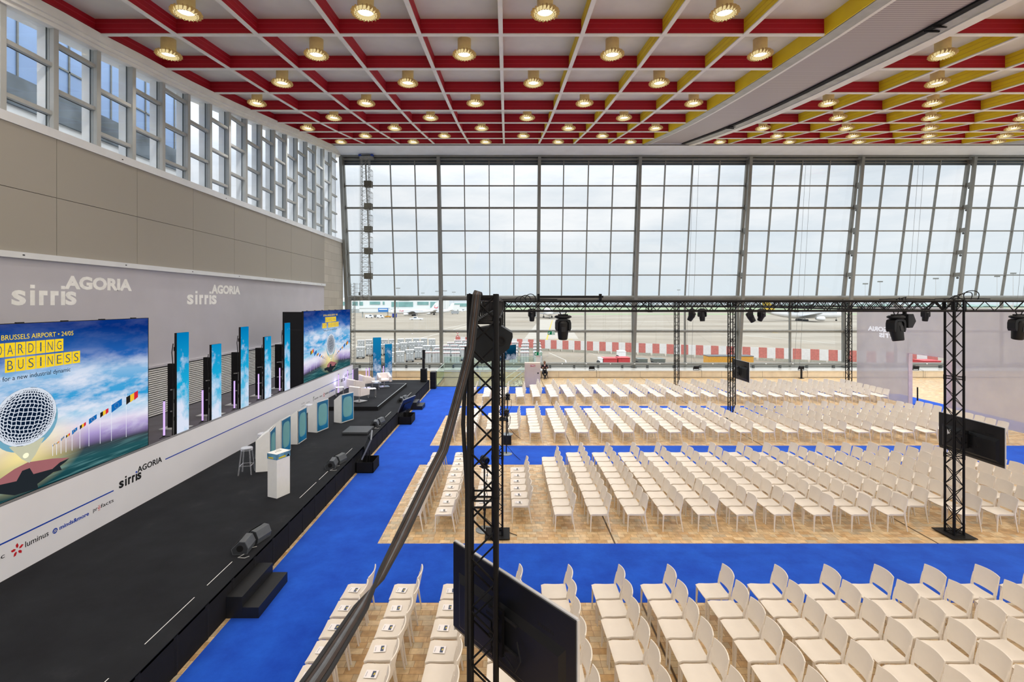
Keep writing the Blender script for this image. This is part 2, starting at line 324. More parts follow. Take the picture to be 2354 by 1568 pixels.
# ---------------------------------------------------------------- mesh helpers
class MB:
    """collects shapes that become ONE mesh object"""
    def __init__(s): s.v = []; s.f = []; s.m = []; s.mats = []; s.sm = []
    def mi(s, mat):
        if mat not in s.mats: s.mats.append(mat)
        return s.mats.index(mat)
    def add(s, verts, faces, mat, smooth=False, M=None):
        o = len(s.v); k = s.mi(mat)
        s.v += [tuple(M @ Vector(p)) if M is not None else tuple(p) for p in verts]
        for f in faces: s.f.append([o+i for i in f]); s.m.append(k); s.sm.append(smooth)
        return s
    def box(s, x0, x1, y0, y1, z0, z1, mat, M=None):
        x0, x1 = sorted((x0, x1)); y0, y1 = sorted((y0, y1)); z0, z1 = sorted((z0, z1))
        v = [(x0,y0,z0),(x1,y0,z0),(x1,y1,z0),(x0,y1,z0),(x0,y0,z1),(x1,y0,z1),(x1,y1,z1),(x0,y1,z1)]
        return s.add(v, [(0,3,2,1),(4,5,6,7),(0,1,5,4),(1,2,6,5),(2,3,7,6),(3,0,4,7)], mat, False, M)
    def bbox(s, x0, x1, y0, y1, z0, z1, mat, b=.01, M=None):
        """box with chamfered edges"""
        x0, x1 = sorted((x0, x1)); y0, y1 = sorted((y0, y1)); z0, z1 = sorted((z0, z1))
        bm = bmesh.new(); bmesh.ops.create_cube(bm, size=1)
        for v in bm.verts: v.co = Vector(((x0+x1)/2+v.co.x*(x1-x0), (y0+y1)/2+v.co.y*(y1-y0), (z0+z1)/2+v.co.z*(z1-z0)))
        bmesh.ops.bevel(bm, geom=bm.edges[:], offset=b, segments=1, affect='EDGES')
        s.bm(bm, mat, M); return s
    def bm(s, bm, mat, M=None, smooth=False):
        bm.verts.index_update()
        s.add([v.co.copy() for v in bm.verts], [[v.index for v in f.verts] for f in bm.faces], mat, smooth, M); bm.free()
    def tube(s, p0, p1, r, mat, n=8, r1=None, caps=True, smooth=True):
        p0 = Vector(p0); p1 = Vector(p1); d = (p1-p0)
        if d.length < 1e-6: return s
        d.normalize(); a = d.orthogonal().normalized(); b = d.cross(a); r1 = r if r1 is None else r1
        vs = []
        for p, rr in ((p0, r), (p1, r1)):
            for i in range(n):
                t = 2*PI*i/n; vs.append(p + a*(rr*math.cos(t)) + b*(rr*math.sin(t)))
        s.add(vs, [(i, (i+1) % n, n+(i+1) % n, n+i) for i in range(n)], mat, smooth)
        if caps: s.add(vs[:n], [tuple(range(n))[::-1]], mat); s.add(vs[n:], [tuple(range(n))], mat)
        return s
    def path(s, pts, r, mat, n=8, smooth=True):
        """tube along points; r a number or one per point"""
        pts = [Vector(p) for p in pts]; rs = r if isinstance(r, (list, tuple)) else [r]*len(pts)
        vs = []; up = None
        for i, p in enumerate(pts):
            d = (pts[min(i+1, len(pts)-1)]-pts[max(i-1, 0)]).normalized()
            if up is None: up = d.orthogonal().normalized()
            a = (up - d*up.dot(d)).normalized(); b = d.cross(a); up = a
            for k in range(n):
                t = 2*PI*k/n; vs.append(p + a*(rs[i]*math.cos(t)) + b*(rs[i]*math.sin(t)))
        fs = [(i*n+k, i*n+(k+1) % n, (i+1)*n+(k+1) % n, (i+1)*n+k) for i in range(len(pts)-1) for k in range(n)]
        s.add(vs, fs, mat, smooth); s.add(vs[:n], [tuple(range(n))[::-1]], mat); s.add(vs[-n:], [tuple(range(n))], mat)
        return s
    def sweep(s, pts, sec, mat, smooth=False, up=(0, 0, 1)):
        """closed section sec [(a, b)...] carried along points; a sideways, b along up; sec may be one list per point"""
        pts = [Vector(p) for p in pts]; vs = []; n = None
        for i, p in enumerate(pts):
            d = (pts[min(i+1, len(pts)-1)]-pts[max(i-1, 0)]).normalized(); a = d.cross(Vector(up)).normalized(); b = a.cross(d)
            sc_ = sec[i] if isinstance(sec[0], list) else sec; n = len(sc_)
            vs += [p + a*x + b*y for x, y in sc_]
        fs = [(i*n+k, (i+1)*n+k, (i+1)*n+(k+1) % n, i*n+(k+1) % n) for i in range(len(pts)-1) for k in range(n)]
        s.add(vs, fs, mat, smooth); s.add(vs[:n], [tuple(range(n))], mat); s.add(vs[-n:], [tuple(range(n))[::-1]], mat)
        return s
    def lathe(s, prof, mat, n=24, M=None, smooth=True, caps=True):
        """profile [(r, z)...] turned about z"""
        vs = [(r*math.cos(2*PI*k/n), r*math.sin(2*PI*k/n), z) for r, z in prof for k in range(n)]
        fs = [(i*n+k, i*n+(k+1) % n, (i+1)*n+(k+1) % n, (i+1)*n+k) for i in range(len(prof)-1) for k in range(n)]
        s.add(vs, fs, mat, smooth, M)
        if not caps: return s
        if prof[0][0] > 1e-4: s.add(vs[:n], [tuple(range(n))[::-1]], mat, False, M)
        if prof[-1][0] > 1e-4: s.add(vs[-n:], [tuple(range(n))], mat, False, M)
        return s
    def prism(s, poly, z0, z1, mat, M=None):
        """flat polygon in xy given a thickness along z"""
        n = len(poly)
        ar = sum(poly[i][0]*poly[(i+1) % n][1]-poly[(i+1) % n][0]*poly[i][1] for i in range(n))
        if ar < 0: poly = poly[::-1]
        vs = [(x, y, z0) for x, y in poly]+[(x, y, z1) for x, y in poly]
        s.add(vs, [tuple(range(n))[::-1], tuple(range(n, 2*n))]+[(i, (i+1) % n, n+(i+1) % n, n+i) for i in range(n)], mat, False, M)
        return s
    def shell(s, fn, nu, nv, th, mat, smooth=True):
        """curved sheet fn(u, v) -> point, u and v in 0..1, given a thickness on its far side"""
        g = [[Vector(fn(i/nu, j/nv)) for j in range(nv+1)] for i in range(nu+1)]
        vs = []; back = []
        for i in range(nu+1):
            for j in range(nv+1):
                du = g[min(i+1, nu)][j]-g[max(i-1, 0)][j]; dv = g[i][min(j+1, nv)]-g[i][max(j-1, 0)]
                nn = du.cross(dv).normalized(); vs.append(g[i][j]); back.append(g[i][j]-nn*th)
        W = nv+1; o = (nu+1)*W
        fs = [(i*W+j, (i+1)*W+j, (i+1)*W+j+1, i*W+j+1) for i in range(nu) for j in range(nv)]
        fs += [(o+i*W+j, o+i*W+j+1, o+(i+1)*W+j+1, o+(i+1)*W+j) for i in range(nu) for j in range(nv)]
        for j in range(nv): fs += [(j, j+1, o+j+1, o+j), (nu*W+j+1, nu*W+j, o+nu*W+j, o+nu*W+j+1)]
        for i in range(nu): fs += [((i+1)*W, i*W, o+i*W, o+(i+1)*W), (i*W+nv, (i+1)*W+nv, o+(i+1)*W+nv, o+i*W+nv)]
        s.add(vs+back, fs, mat, smooth); return s
    def mesh(s, name, inv=None):
        me = bpy.data.meshes.new(name)
        v = [inv @ Vector(p) for p in s.v] if inv is not None else s.v
        me.from_pydata([tuple(p) for p in v], [], s.f)
        for m in s.mats: me.materials.append(m)
        me.polygons.foreach_set('material_index', s.m); me.polygons.foreach_set('use_smooth', s.sm)
        if any(s.sm):
            try: me.set_sharp_from_angle(angle=math.radians(38))
            except Exception: pass
        me.update(); return me
    def build(s, name, parent=None, world=False, **kw):
        """link as one object; world=True when the shapes were given in world coordinates"""
        inv = None
        if parent is not None and world: inv = wm(parent).inverted()
        o = bpy.data.objects.new(name, s.mesh(name, inv)); COL.objects.link(o)
        if parent is not None: o.parent = parent
        for k, v in kw.items(): o[k] = v
        return o
def wm(o):
    M = Matrix.Translation(o.location) @ o.rotation_euler.to_matrix().to_4x4()
    return wm(o.parent) @ M if o.parent else M
def tag(o, label, cat, group=None, kind=None):
    o['label'] = label; o['category'] = cat
    if group: o['group'] = group
    if kind: o['kind'] = kind
    return o
def thing(name, label, cat, loc=(0, 0, 0), rz=0.0, group=None, kind=None):
    o = bpy.data.objects.new(name, None); COL.objects.link(o); o.empty_display_size = .1
    o.location = loc; o.rotation_euler = (0, 0, rz)
    return tag(o, label, cat, group, kind)
def struct(name, loc=(0, 0, 0)):
    o = bpy.data.objects.new(name, None); COL.objects.link(o); o.location = loc; o['kind'] = 'structure'; return o
def S(mb, name, parent=None, world=False):
    o = mb.build(name, parent, world)
    if parent is None: o['kind'] = 'structure'
    return o
def copy_tree(o, parent=None):
    c = o.copy(); COL.objects.link(c)
    if parent is not None: c.parent = parent
    for ch in KIDS.get(o.name, []): copy_tree(ch, c)
    return c
KIDS = {}
def note_kids(root):
    """remember children once, so copying does not scan the whole scene"""
    for ch in [x for x in bpy.data.objects if x.parent == root]:
        KIDS.setdefault(root.name, []).append(ch); note_kids(ch)
def dup(root, loc, rz=None, label=None, group=None):
    c = copy_tree(root); c.location = loc
    if rz is not None: c.rotation_euler = (0, 0, rz)
    if label: c['label'] = label
    if group: c['group'] = group
    return c
ORD = ['first','second','third','fourth','fifth','sixth','seventh','eighth','ninth','tenth','eleventh','twelfth','thirteenth','fourteenth','fifteenth','sixteenth','seventeenth','eighteenth','nineteenth','twentieth','twenty-first','twenty-second','twenty-third','twenty-fourth','twenty-fifth','twenty-sixth']
def px(u, v, z):
    """floor plan point of a photo pixel on the level z"""
    y = F*(H-z)/(v-V0); return ((u-U0)*y/F, y)
def text_mb(txt, size, mat, extrude=.004, bold=0.0, align='LEFT', M=None, shear=0.0, mb=None, sx=1.0, track=1.0, fit=None):
    """lettering as a thin mesh in the xy plane; fit = wanted width"""
    cu = bpy.data.curves.new('lettering', 'FONT'); cu.body = txt; cu.size = size; cu.extrude = extrude; cu.offset = bold; cu.align_x = align
    cu.shear = shear; cu.resolution_u = 3; cu.space_character = track
    ob = bpy.data.objects.new('lettering', cu); COL.objects.link(ob)
    dg = bpy.context.evaluated_depsgraph_get(); me = bpy.data.meshes.new_from_object(ob.evaluated_get(dg))
    vs = [v.co.copy() for v in me.vertices]; fs = [tuple(p.vertices) for p in me.polygons]
    bpy.data.objects.remove(ob); bpy.data.curves.remove(cu); bpy.data.meshes.remove(me)
    if fit and vs:
        x0 = min(v.x for v in vs); x1 = max(v.x for v in vs); k = fit/(x1-x0)
        for v in vs: v.x = (v.x-x0)*k
    mb = mb or MB()
    mb.add([Vector((v.x*sx, v.y, v.z)) for v in vs], fs, mat, False, M); return mb
def on_wall(x, y, z, side=1):
    """matrix that puts xy-lettering on a wall of constant x seen from +x (side 1) or -x (side -1); text runs away from / towards the camera"""
    ex = Vector((0, side, 0)); ez = Vector((side, 0, 0)); ey = Vector((0, 0, 1))
    return Matrix(((ex.x, ey.x, ez.x, x), (ex.y, ey.y, ez.y, y), (ex.z, ey.z, ez.z, z), (0, 0, 0, 1)))
# ---------------------------------------------------------------- the hall
XW = -12.7            # face of the stage-side wall
YB = 36.85            # front of the marble bench under the glass wall
XR = 42.0; Y0 = -14.0
# floor, with the hole of the stair beside the bench
SX0, SX1, SY0 = -4.72, 1.2, 32.85
mb = MB()
for a in [(XW, SX0, Y0, YB), (SX1, XR, Y0, YB), (SX0, SX1, Y0, SY0)]: mb.box(*a, -.3, 0, FLOOR)
S(mb, 'floor')
for i, x in enumerate((2.57, 10.22)):
    mb = MB(); mb.box(x-.012, x+.012, 2, YB-.01, 0, .003, P('dark_joint', (74,58,42), .5)); mb.box(x-.022, x-.012, 2, YB-.01, 0, .0025, P('brass_edge', (150,120,72), .4, .6)); mb.box(x+.012, x+.022, 2, YB-.01, 0, .0025, P('brass_edge', (150,120,72)))
    S(mb, 'trim_%d' % (i+1))
# stairwell walls and steps
mb = MB()
mb.box(SX0, SX1, YB, YB+.1, -3.4, -.3, BENCHM); mb.box(SX0-.1, SX0, SY0, YB, -3.4, -.3, BENCHM); mb.box(SX1, SX1+.1, SY0, YB, -3.4, -.3, BENCHM); mb.box(SX0, SX1, SY0-.1, SY0, -3.4, -.3, BENCHM); mb.box(SX0, SX1, SY0, YB, -3.5, -3.4, FLOOR)
S(mb, 'wall_stairwell')
mb = MB()
for k in range(18): mb.box(SX1-.02-.28*(k+1), SX1-.02-.28*k, SY0+1.9, YB-.02, -.17*(k+1)-.17, -.17*(k+1), BENCHM)
mb.build('stairs', kind='structure')
# marble bench along the glass
b = struct('trim_3')
mb = MB(); mb.box(XW, XR, YB, YB+2.6, -.3, .47, BENCHM)
for k in range(18): mb.box(XW+3.1*k+1.2-.006, XW+3.1*k+1.2+.006, YB-.003, YB, .02, .47, P('dark_joint', (74,58,42)))
mb.box(XW, XR, YB-.012, YB, 0.0, .022, BLKM)
S(mb, 'bench_front', b)
mb = MB(); mb.box(XW, XR, YB-.03, YB+2.7, .47, .53, BENCHTOP); S(mb, 'bench_top', b)
# blue carpets
mb = MB()
mb.box(-4.97, -3.05, Y0, SY0-.02, 0, .004, CARPET)
for y0, y1 in ((9.19, 11.44), (17.02, 19.28), (24.45, 26.7), (30.35, 32.6)): mb.box(-3.05, 22.44, y0, y1, 0, .004, CARPET)
mb.box(22.58, 24.55, 9.19, 30.2, 0, .004, CARPET)
mb.box(-3.05, SX1+.25, 32.6, SY0-.02, 0, .004, CARPET)
tag(mb.build('carpet'), 'royal blue carpet laid along the stage front and in cross aisles', 'carpet')
# stage-side wall
w = struct('wall_left')
mb = MB(); mb.box(XW-.3, XW, Y0, 37.6, -.3, 6.86, WLOW); S(mb, 'lower_wall', w)
mb = MB(); mb.box(XW-.3, XW-.02, 33.7, 37.6, 6.86, 10.31, STONE); mb.box(XW-.02, XW+.004, 33.7, 37.6, 3.4, 10.31, STONE); S(mb, 'stone_end', w)
mb = MB(); ys = [Y0]+[-13.1+2.97*k for k in range(16)]+[33.7]
for a, c in zip(ys, ys[1:]):
    if c-a < .05: continue
    for z0, z1 in ((7.02, 8.645), (8.66, 10.31)): mb.box(XW-.1, XW+.03, a+.008, c-.008, z0, z1, PERF)
mb.box(XW-.3, XW-.1, Y0, 33.7, 6.86, 10.31, P('panel_shadow_gap', (60,56,50)))
S(mb, 'acoustic_panels', w)
mb = MB(); mb.box(XW-.02, XW+.10, Y0, 33.75, 6.86, 7.02, WBAND)
for k in range(7): mb.box(XW+.10, XW+.104, 12.6+3.4*k, 12.66+3.4*k, 6.93, 6.96, BLKM)
S(mb, 'lower_band', w)
mb = MB(); mb.box(XW-.35, XW+.06, Y0, 37.6, 10.31, 10.56, WBAND)
for k in range(6): mb.box(XW+.06, XW+.064, 15.9+5.9*k, 15.96+5.9*k, 10.40, 10.43, BLKM)
S(mb, 'upper_band', w)
mb = MB()                                                            # louvres at the foot of the wall
for k in range(22): mb.add([(XW+.005,8,1.66+.077*k),(XW+.06,8,1.66+.077*k-.01),(XW+.06,30,1.66+.077*k-.01),(XW+.005,30,1.66+.077*k),(XW+.005,8,1.70+.077*k),(XW+.05,8,1.69+.077*k),(XW+.05,30,1.69+.077*k),(XW+.005,30,1.70+.077*k)], [(0,1,2,3),(4,7,6,5),(1,5,6,2),(0,4,5,1),(3,2,6,7)], LOUV)
mb.box(XW, XW+.006, 8, 30, 1.6, 3.4, LOUVD); mb.box(XW, XW+.08, 8, 30, 3.36, 3.44, WLOW)
S(mb, 'louvres', w)
# clerestory: one structure per bay
TRIMZ = [(-14,12.75),(9,13.05),(12.1,13.28),(13.64,13.46),(15.06,13.58),(16.5,13.76),(17.92,13.9),(19.3,14.07),(22.3,14.5),(26.75,15.25),(30.9,16.0),(35.6,16.75),(38,17.1)]
def zt(y): return interp(TRIMZ, y)
wn = 1; y = 12.2-1.43*3
WINDOW_BAYS = []
k = 0
while y < 36.3:
    bay = struct('window_%d' % wn, (XW-.05, y, 10.56)); wn += 1
    ya, yb = y+.075, y+1.43-.075
    mb = MB(); mb.box(XW-.20, XW+.02, y-.075, ya, 10.56, zt(y)+.2, CSTEEL); mb.box(XW-.20, XW-.17, y-.09, y+.09, 10.56, zt(y)+.2, STEELD)
    S(mb, 'mullion', bay, True)
    mb = MB(); rat = (.5255, .4185, .628, .731, .834) if k % 2 else (.577, .4735, .680, .783)
    for r in rat:
        z = H+r*12.7
        if z < zt(y)-.15: mb.box(XW-.16, XW-.03, ya, yb, z-.055, z+.055, CSTEEL); mb.box(XW-.165, XW-.16, ya, yb, z-.075, z+.075, STEELD)
    S(mb, 'transom', bay, True)
    mb = MB(); mb.box(XW-.112, XW-.10, ya, yb, 10.56, zt(y+.7)+.1, CLERGL); S(mb, 'pane', bay, True)
    y += 1.43; k += 1
NBAY = wn
mb = MB(); mb.box(XW-.3, XW+.0, Y0, 12.2-1.43*3-.075, 10.56, 13.3, WLOW); S(mb, 'wall_upper_left')
# outside the clerestory: concrete fins, soffit and the neighbouring building
mb = MB()
for j in range(k+1):
    yy = 12.2-1.43*3+1.43*j; mb.box(XW-.47, XW-.205, yy-.06, yy+.06, 9.9, zt(yy)+.1, CONC)
S(mb, 'trim_4')
mb = MB(); mb.sweep([(XW-.45, y, z) for y, z in TRIMZ], [(-.25,.0),(.25,.0),(.25,.3),(-.25,.3)], CONC); mb.box(XW-1.2, XW-.36, Y0, 38.5, 9.4, 9.9, CONC)
S(mb, 'trim_5')
nb = thing('neighbouring_building', 'blue glazed building with grey concrete base seen through the clerestory windows', 'building', (-19, 10, -6))
mb = MB(); mb.box(-22, -18, 2, 26.5, -6, 12.9, CONC); mb.build('base_wall', nb, True)
mb = MB(); mb.box(-21.9, -17.9, 2, 26.4, 12.9, 14.0, P('weathered_concrete', (112,120,126), .8, var=.35, scale=.9)); mb.build('concrete_band', nb, True)
mb = MB(); mb.box(-21.95, -17.95, 2, 26.45, 14.0, 24, P('blue_glass_panel', (150,176,214), .25, var=.1, scale=.3))
for j in range(12): mb.box(-17.95, -17.9, 3+2.1*j, 3.06+2.1*j, 14, 24, STEEL)
for z in (15.1, 18.4, 21.6): mb.box(-17.95, -17.9, 2, 26.45, z, z+.07, STEEL)
mb.build('glass_facade', nb, True)
# ceiling: plaster, beams, duct
cl = struct('ceiling')
ysl = [r[0] for r in ROWS]
mb = MB()
for (a, za), (c, zd) in zip(ROWS, ROWS[1:]):
    mb.add([(XW-.2,a,za+.5),(XR,a,za+.5),(XR,c,zd+.5),(XW-.2,c,zd+.5),(XW-.2,a,za+.75),(XR,a,za+.75),(XR,c,zd+.75),(XW-.2,c,zd+.75)], [(0,3,2,1)[::-1],(4,5,6,7),(0,1,5,4),(2,3,7,6)], COFF)
S(mb, 'coffer_slab', cl)
FIRST = 7
def length_beam(x, web_p=YEL, web_n=RED):
    """beam along the hall: yellow on the side facing -x, red on the side facing +x, cream flange"""
    mb = MB(); t = .03
    for (a, za), (c, zd) in zip(ROWS[FIRST:], ROWS[FIRST+1:]):
        mb.add([(x-t,a,za+.03),(x-t,c,zd+.03),(x-t,c,zd+.52),(x-t,a,za+.52)], [(0,1,2,3)[::-1]], web_p)
        mb.add([(x+t,a,za+.03),(x+t,c,zd+.03),(x+t,c,zd+.52),(x+t,a,za+.52)], [(0,1,2,3)], web_n)
        for h in (.19, .35):
            for sx, wmat in ((-1, web_p), (1, web_n)):
                e = x+sx*(t+.006); mb.add([(x+sx*t,a,za+h),(x+sx*t,c,zd+h),(e,c,zd+h),(e,a,za+h),(x+sx*t,a,za+h+.018),(x+sx*t,c,zd+h+.018),(e,c,zd+h+.018),(e,a,za+h+.018)], [(0,1,2,3),(2,3,7,6)[::-1],(4,5,6,7)[::-1]], P('coffer_yellow_rib', (232,196,60)) if wmat is YEL else P('coffer_red_rib', (190,60,74)))
    mb.sweep([(x, y, z) for y, z in ROWS[FIRST:]], [(-.065,-.0),(.065,-.0),(.065,.035),(-.065,.035)], FLG)
    return mb
for x in BX[:-1]+BX2[1:]: S(length_beam(x), 'beam', cl)
def cross_beam(x0, x1, y, z):
    mb = MB(); mb.box(x0, x1, y-.03, y+.03, z+.036, z+.52, RED)
    for h in (.19, .35): mb.box(x0, x1, y-.036, y-.03, z+h, z+h+.018, P('coffer_red_rib', (190,60,74)))
    mb.box(x0, x1, y-.062, y+.062, z+.002, z+.036, FLG); return mb
for y, z in ROWS[FIRST:]:
    S(cross_beam(BX[0], BX[-1], y, z), 'beam', cl); S(cross_beam(BX2[0], BX2[-1], y, z), 'beam', cl)
def channel(xa, xb):
    """wide ribbed air channel between two stepped metal flanges"""
    mb = MB(); R = ROWS[FIRST:]+[(36.4, 17.42)]
    mb.sweep([(xa+.18, y, z) for y, z in R], [(-.2,-.02),(.16,-.05),(.16,.02),(.2,.05),(.2,.12),(-.2,.12)], GAL)
    mb.sweep([(xa-.03, y, z) for y, z in R], [(-.03,-.0),(.0,-.0),(.0,.5),(-.03,.5)], YEL)
    mb.sweep([(xa+.47, y, z) for y, z in R], [(-.09,.0),(.09,.02),(.09,.10),(-.09,.10)], FLG)
    S(mb, 'duct_flange', cl)
    mb = MB(); mb.sweep([((xa+xb)/2-.05, y, z+.08) for y, z in R], [(-(xb-xa)/2+.6,0),((xb-xa)/2-.6,0),((xb-xa)/2-.6,.05),(-(xb-xa)/2+.6,.05)], DUCTM); S(mb, 'ribbed_panel', cl)
    mb = MB(); mb.sweep([(xb-.82, y, z+.02) for y, z in R], [(-.1,0),(.1,0),(.1,.08),(-.1,.08)], BLKM)
    for y in (14.4, 27.5): mb.box(xb-1.0, xb-.55, y-.14, y-.10, zc(y)-.06, zc(y)+.0, BLKM); mb.box(xb-1.0, xb-.55, y+.10, y+.14, zc(y)-.06, zc(y)+.0, BLKM)
    S(mb, 'slot', cl)
    mb = MB(); mb.sweep([(xb-.36, y, z) for y, z in R], [(-.36,.0),(-.12,-.05),(.36,-.05),(.36,.1),(-.36,.1)], GAL); mb.sweep([(xb-.2, y, z-.05) for y, z in R], [(-.2,-.03),(.2,-.03),(.2,0),(-.2,0)], FLG); S(mb, 'duct_flange', cl)
channel(BX[-1], BX2[0]); channel(BX2[-1], BX2[-1]+3.7)
# stepped cornice where ceiling and clerestory meet
mb = MB()
yy = [v for v in TRIMZ if v[0] >= 3] ; yy = [(3, zt(3))]+yy
mb.sweep([(XW+.10, y, z) for y, z in yy], [(-.25,-.05),(-.02,-.05),(-.02,.06),(.06,.06),(.06,.16),(.14,.16),(.14,.42),(-.25,.42)], FLG)
S(mb, 'trim_6')
# soffit and head beams above the glass wall
mb = MB(); mb.box(XW, XR, 34.86, 37.4, 17.08, 17.2, SOFF)
mb.add([(XW,34.86,17.08),(XR,34.86,17.08),(XR,36.9,16.95),(XW,36.9,16.95)], [(0,1,2,3)], SOFF)

mb.box(XW, XR, 34.83, 34.87, 17.02, 17.1, P('slot_grille', (150,150,150)))
S(mb, 'trim_7')
mb = MB(); mb.box(XW, XR, 36.85, 37.15, 16.82, 17.05, STEEL); mb.box(XW, XR, 37.0, 37.2, 16.62, 16.76, STEEL); mb.box(XW, XR, 37.2, 37.3, 16.3, 17.0, SPAN); mb.box(XW, XR, 36.7, 38.4, 17.2, 18.0, SOFF)
S(mb, 'trim_8')
# glass wall: upright below, leaning inwards above
YG = 38.9; ZK = 6.12; ZT = 16.46; YT = 37.25
def yg(z): return YG if z <= ZK else YG-(z-ZK)*(YG-YT)/(ZT-ZK)
TRAN = [16.46-.0, 14.72, 13.05, 11.34, 9.65, 7.92]
def zfromv(v):
    z = 10.0
    for _ in range(8): z = H+(V0-v)*yg(z)/F
    return z
TRAN = [zfromv(v) for v in (374.5, 427.5, 478.5, 531, 581.5, 632.5)]
COLX = [(u-U0)*YT/F for u in (783, 1009.6, 1239, 1467, 1717, 1970.6, 2224, 2478, 2733)]
COLX[0] = XW+.15
wsub = [3+1, 4, 4, 4, 4, 4, 4, 4]
for i in range(len(COLX)-1):
    xa, xb = COLX[i], COLX[i+1]; bay = struct('window_%d' % wn, ((xa+xb)/2, YG, .53)); wn += 1
    n = 4
    xs = [xa+(xb-xa)*j/n for j in range(1, n)]
    if i == 0: xs = [(u-U0)*YT/F for u in (840.5, 897, 953.4)]
    mb = MB()
    for j, x in enumerate(xs):
        mb.add([(x-.035,yg(ZK)-.14,ZK),(x+.035,yg(ZK)-.14,ZK),(x+.035,yg(ZK)+.05,ZK),(x-.035,yg(ZK)+.05,ZK),(x-.035,YT-.14,ZT+.3),(x+.035,YT-.14,ZT+.3),(x+.035,YT+.05,ZT+.3),(x-.035,YT+.05,ZT+.3)], [(0,3,2,1),(4,5,6,7),(0,1,5,4),(1,2,6,5),(2,3,7,6),(3,0,4,7)], STEEL)
    xm = xs[1]
    mb.box(xm-.05, xm+.05, YG-.16, YG+.05, .53, ZK, STEEL)
    S(mb, 'mullion', bay, True)
    mb = MB()
    for j, z in enumerate(TRAN):
        r = .06 if j == 2 else .04
        if j == 2: mb.tube((xa, yg(z)-.16, z), (xb, yg(z)-.16, z), .07, STEEL, 10)
        mb.box(xa, xb, yg(z)-.09, yg(z)+.05, z-r, z+r, STEEL)
    mb.tube((xa, YG-.26, 6.13), (xb, YG-.26, 6.13), .15, STEEL, 12); mb.box(xa, xb, YG-.2, YG+.1, 5.88, 6.02, STEEL)
    z = zfromv(761); mb.tube((xa, YG-.2, z), (xb, YG-.2, z), .11, STEEL, 10); mb.box(xa, xb, YG-.1, YG+.05, z-.06, z+.06, STEEL)
    S(mb, 'transom', bay, True)
    mb = MB(); mb.tube((xa, YG-.5, .83), (xb, YG-.5, .83), .13, STEEL, 12); mb.box(xa, xb, YG-.12, YG+.06, .53, .62, STEEL)
    nb_ = 3
    for j in range(nb_+1): x = xa+(xb-xa)*(j+.5)/(nb_+1); mb.box(x-.07, x+.07, YG-.6, YG-.4, .53, .80, STEELD); mb.bbox(x+.9, x+1.0, YG-.66, YG-.62, .84, .90, WHT, .005)
    S(mb, 'rail', bay, True)
    mb = MB(); mb.add([(xa,YG,.56),(xb,YG,.56),(xb,YG,ZK),(xa,YG,ZK),(xa,YG+.02,.56),(xb,YG+.02,.56),(xb,YG+.02,ZK),(xa,YG+.02,ZK)], [(0,1,2,3),(5,4,7,6)], WINGL)
    mb.add([(xa,YG,ZK),(xb,YG,ZK),(xb,YT,ZT),(xa,YT,ZT),(xa,YG+.02,ZK),(xb,YG+.02,ZK),(xb,YT+.02,ZT),(xa,YT+.02,ZT)], [(0,1,2,3),(5,4,7,6)], WINGL)
    S(mb, 'pane', bay, True)
# steel columns: an upright outer leg and a leaning inner leg joined by battens
tn = 9
for i, x in enumerate(COLX):
    mb = MB()
    lo = .53; yo = YG-.15
    mb.box(x-.10, x+.10, yo-.12, yo+.12, lo, ZK+.1, STEEL)
    def leg(zz, yy0, yy1, w, d, mat=STEEL):
        mb.add([(x-w,yy0-d,zz[0]),(x+w,yy0-d,zz[0]),(x+w,yy0+d,zz[0]),(x-w,yy0+d,zz[0]),(x-w,yy1-d,zz[1]),(x+w,yy1-d,zz[1]),(x+w,yy1+d,zz[1]),(x-w,yy1+d,zz[1])], [(0,3,2,1),(4,5,6,7),(0,1,5,4),(1,2,6,5),(2,3,7,6),(3,0,4,7)], mat)
    leg((ZK, ZT+.4), YG-.12, YT-.12, .10, .12)
    leg((lo, ZK), yo-.22, yo-.85, .11, .09)                       # inner leg, spreading upwards to the knee
    leg((ZK, ZT+.3), yo-.85, YT-.62, .11, .09)
    zz = [1.2, 3.4] + TRAN[::-1]
    for z in zz:
        a = yg(z)-.15; c = (yo-.22-(z-lo)/(ZK-lo)*.63) if z < ZK else (yo-.85+(z-ZK)/(ZT-ZK)*(YT-.62-yo+.85))
        mb.box(x-.035, x+.035, c, a, z-.16, z+.16, STEEL); mb.tube((x-.04, (a+c)/2, z-.25), (x+.04, (a+c)/2, z-.25), .08, STEELD, 8)
    mb.box(x-.2, x+.2, yo-.42, yo+.15, lo, lo+.03, STEELD)
    S(mb, 'trim_%d' % tn); tn += 1
# hanging cables of the blinds
# ---------------------------------------------------------------- ceiling lamps
LAMP_SHELL = P('lamp_cream_enamel', (226,206,150), .45, var=.05)
LAMP_FIN = P('lamp_fin_enamel', (214,186,128), .5, .0, var=.1)
LAMP_HOLE = P('lamp_hole_dark', (120,86,40), .7)
LAMP_RING = P('lamp_ring_enamel', (244,222,168), .4, var=.04)
LAMP_GLOW = EM('lamp_glowing_rim', (252,228,166), .8)
LAMP_DISC = EM('lamp_lit_glass', (255,246,228), 2.0)
LD = bpy.data.lights.new('lamp_light', 'AREA'); LD.shape = 'DISK'; LD.size = .25; LD.energy = LAMP_W; LD.color = (1.0, .91, .80)
LDS = []
for gain, col in ((1.0, (1.0,.89,.76)), (1.5, (1.0,.92,.83)), (3.0, (1.0,.97,.93)), (4.2, (1.0,.99,.98))):
    d_ = LD.copy(); d_.energy = LAMP_W*gain; d_.color = col; LDS.append(d_)
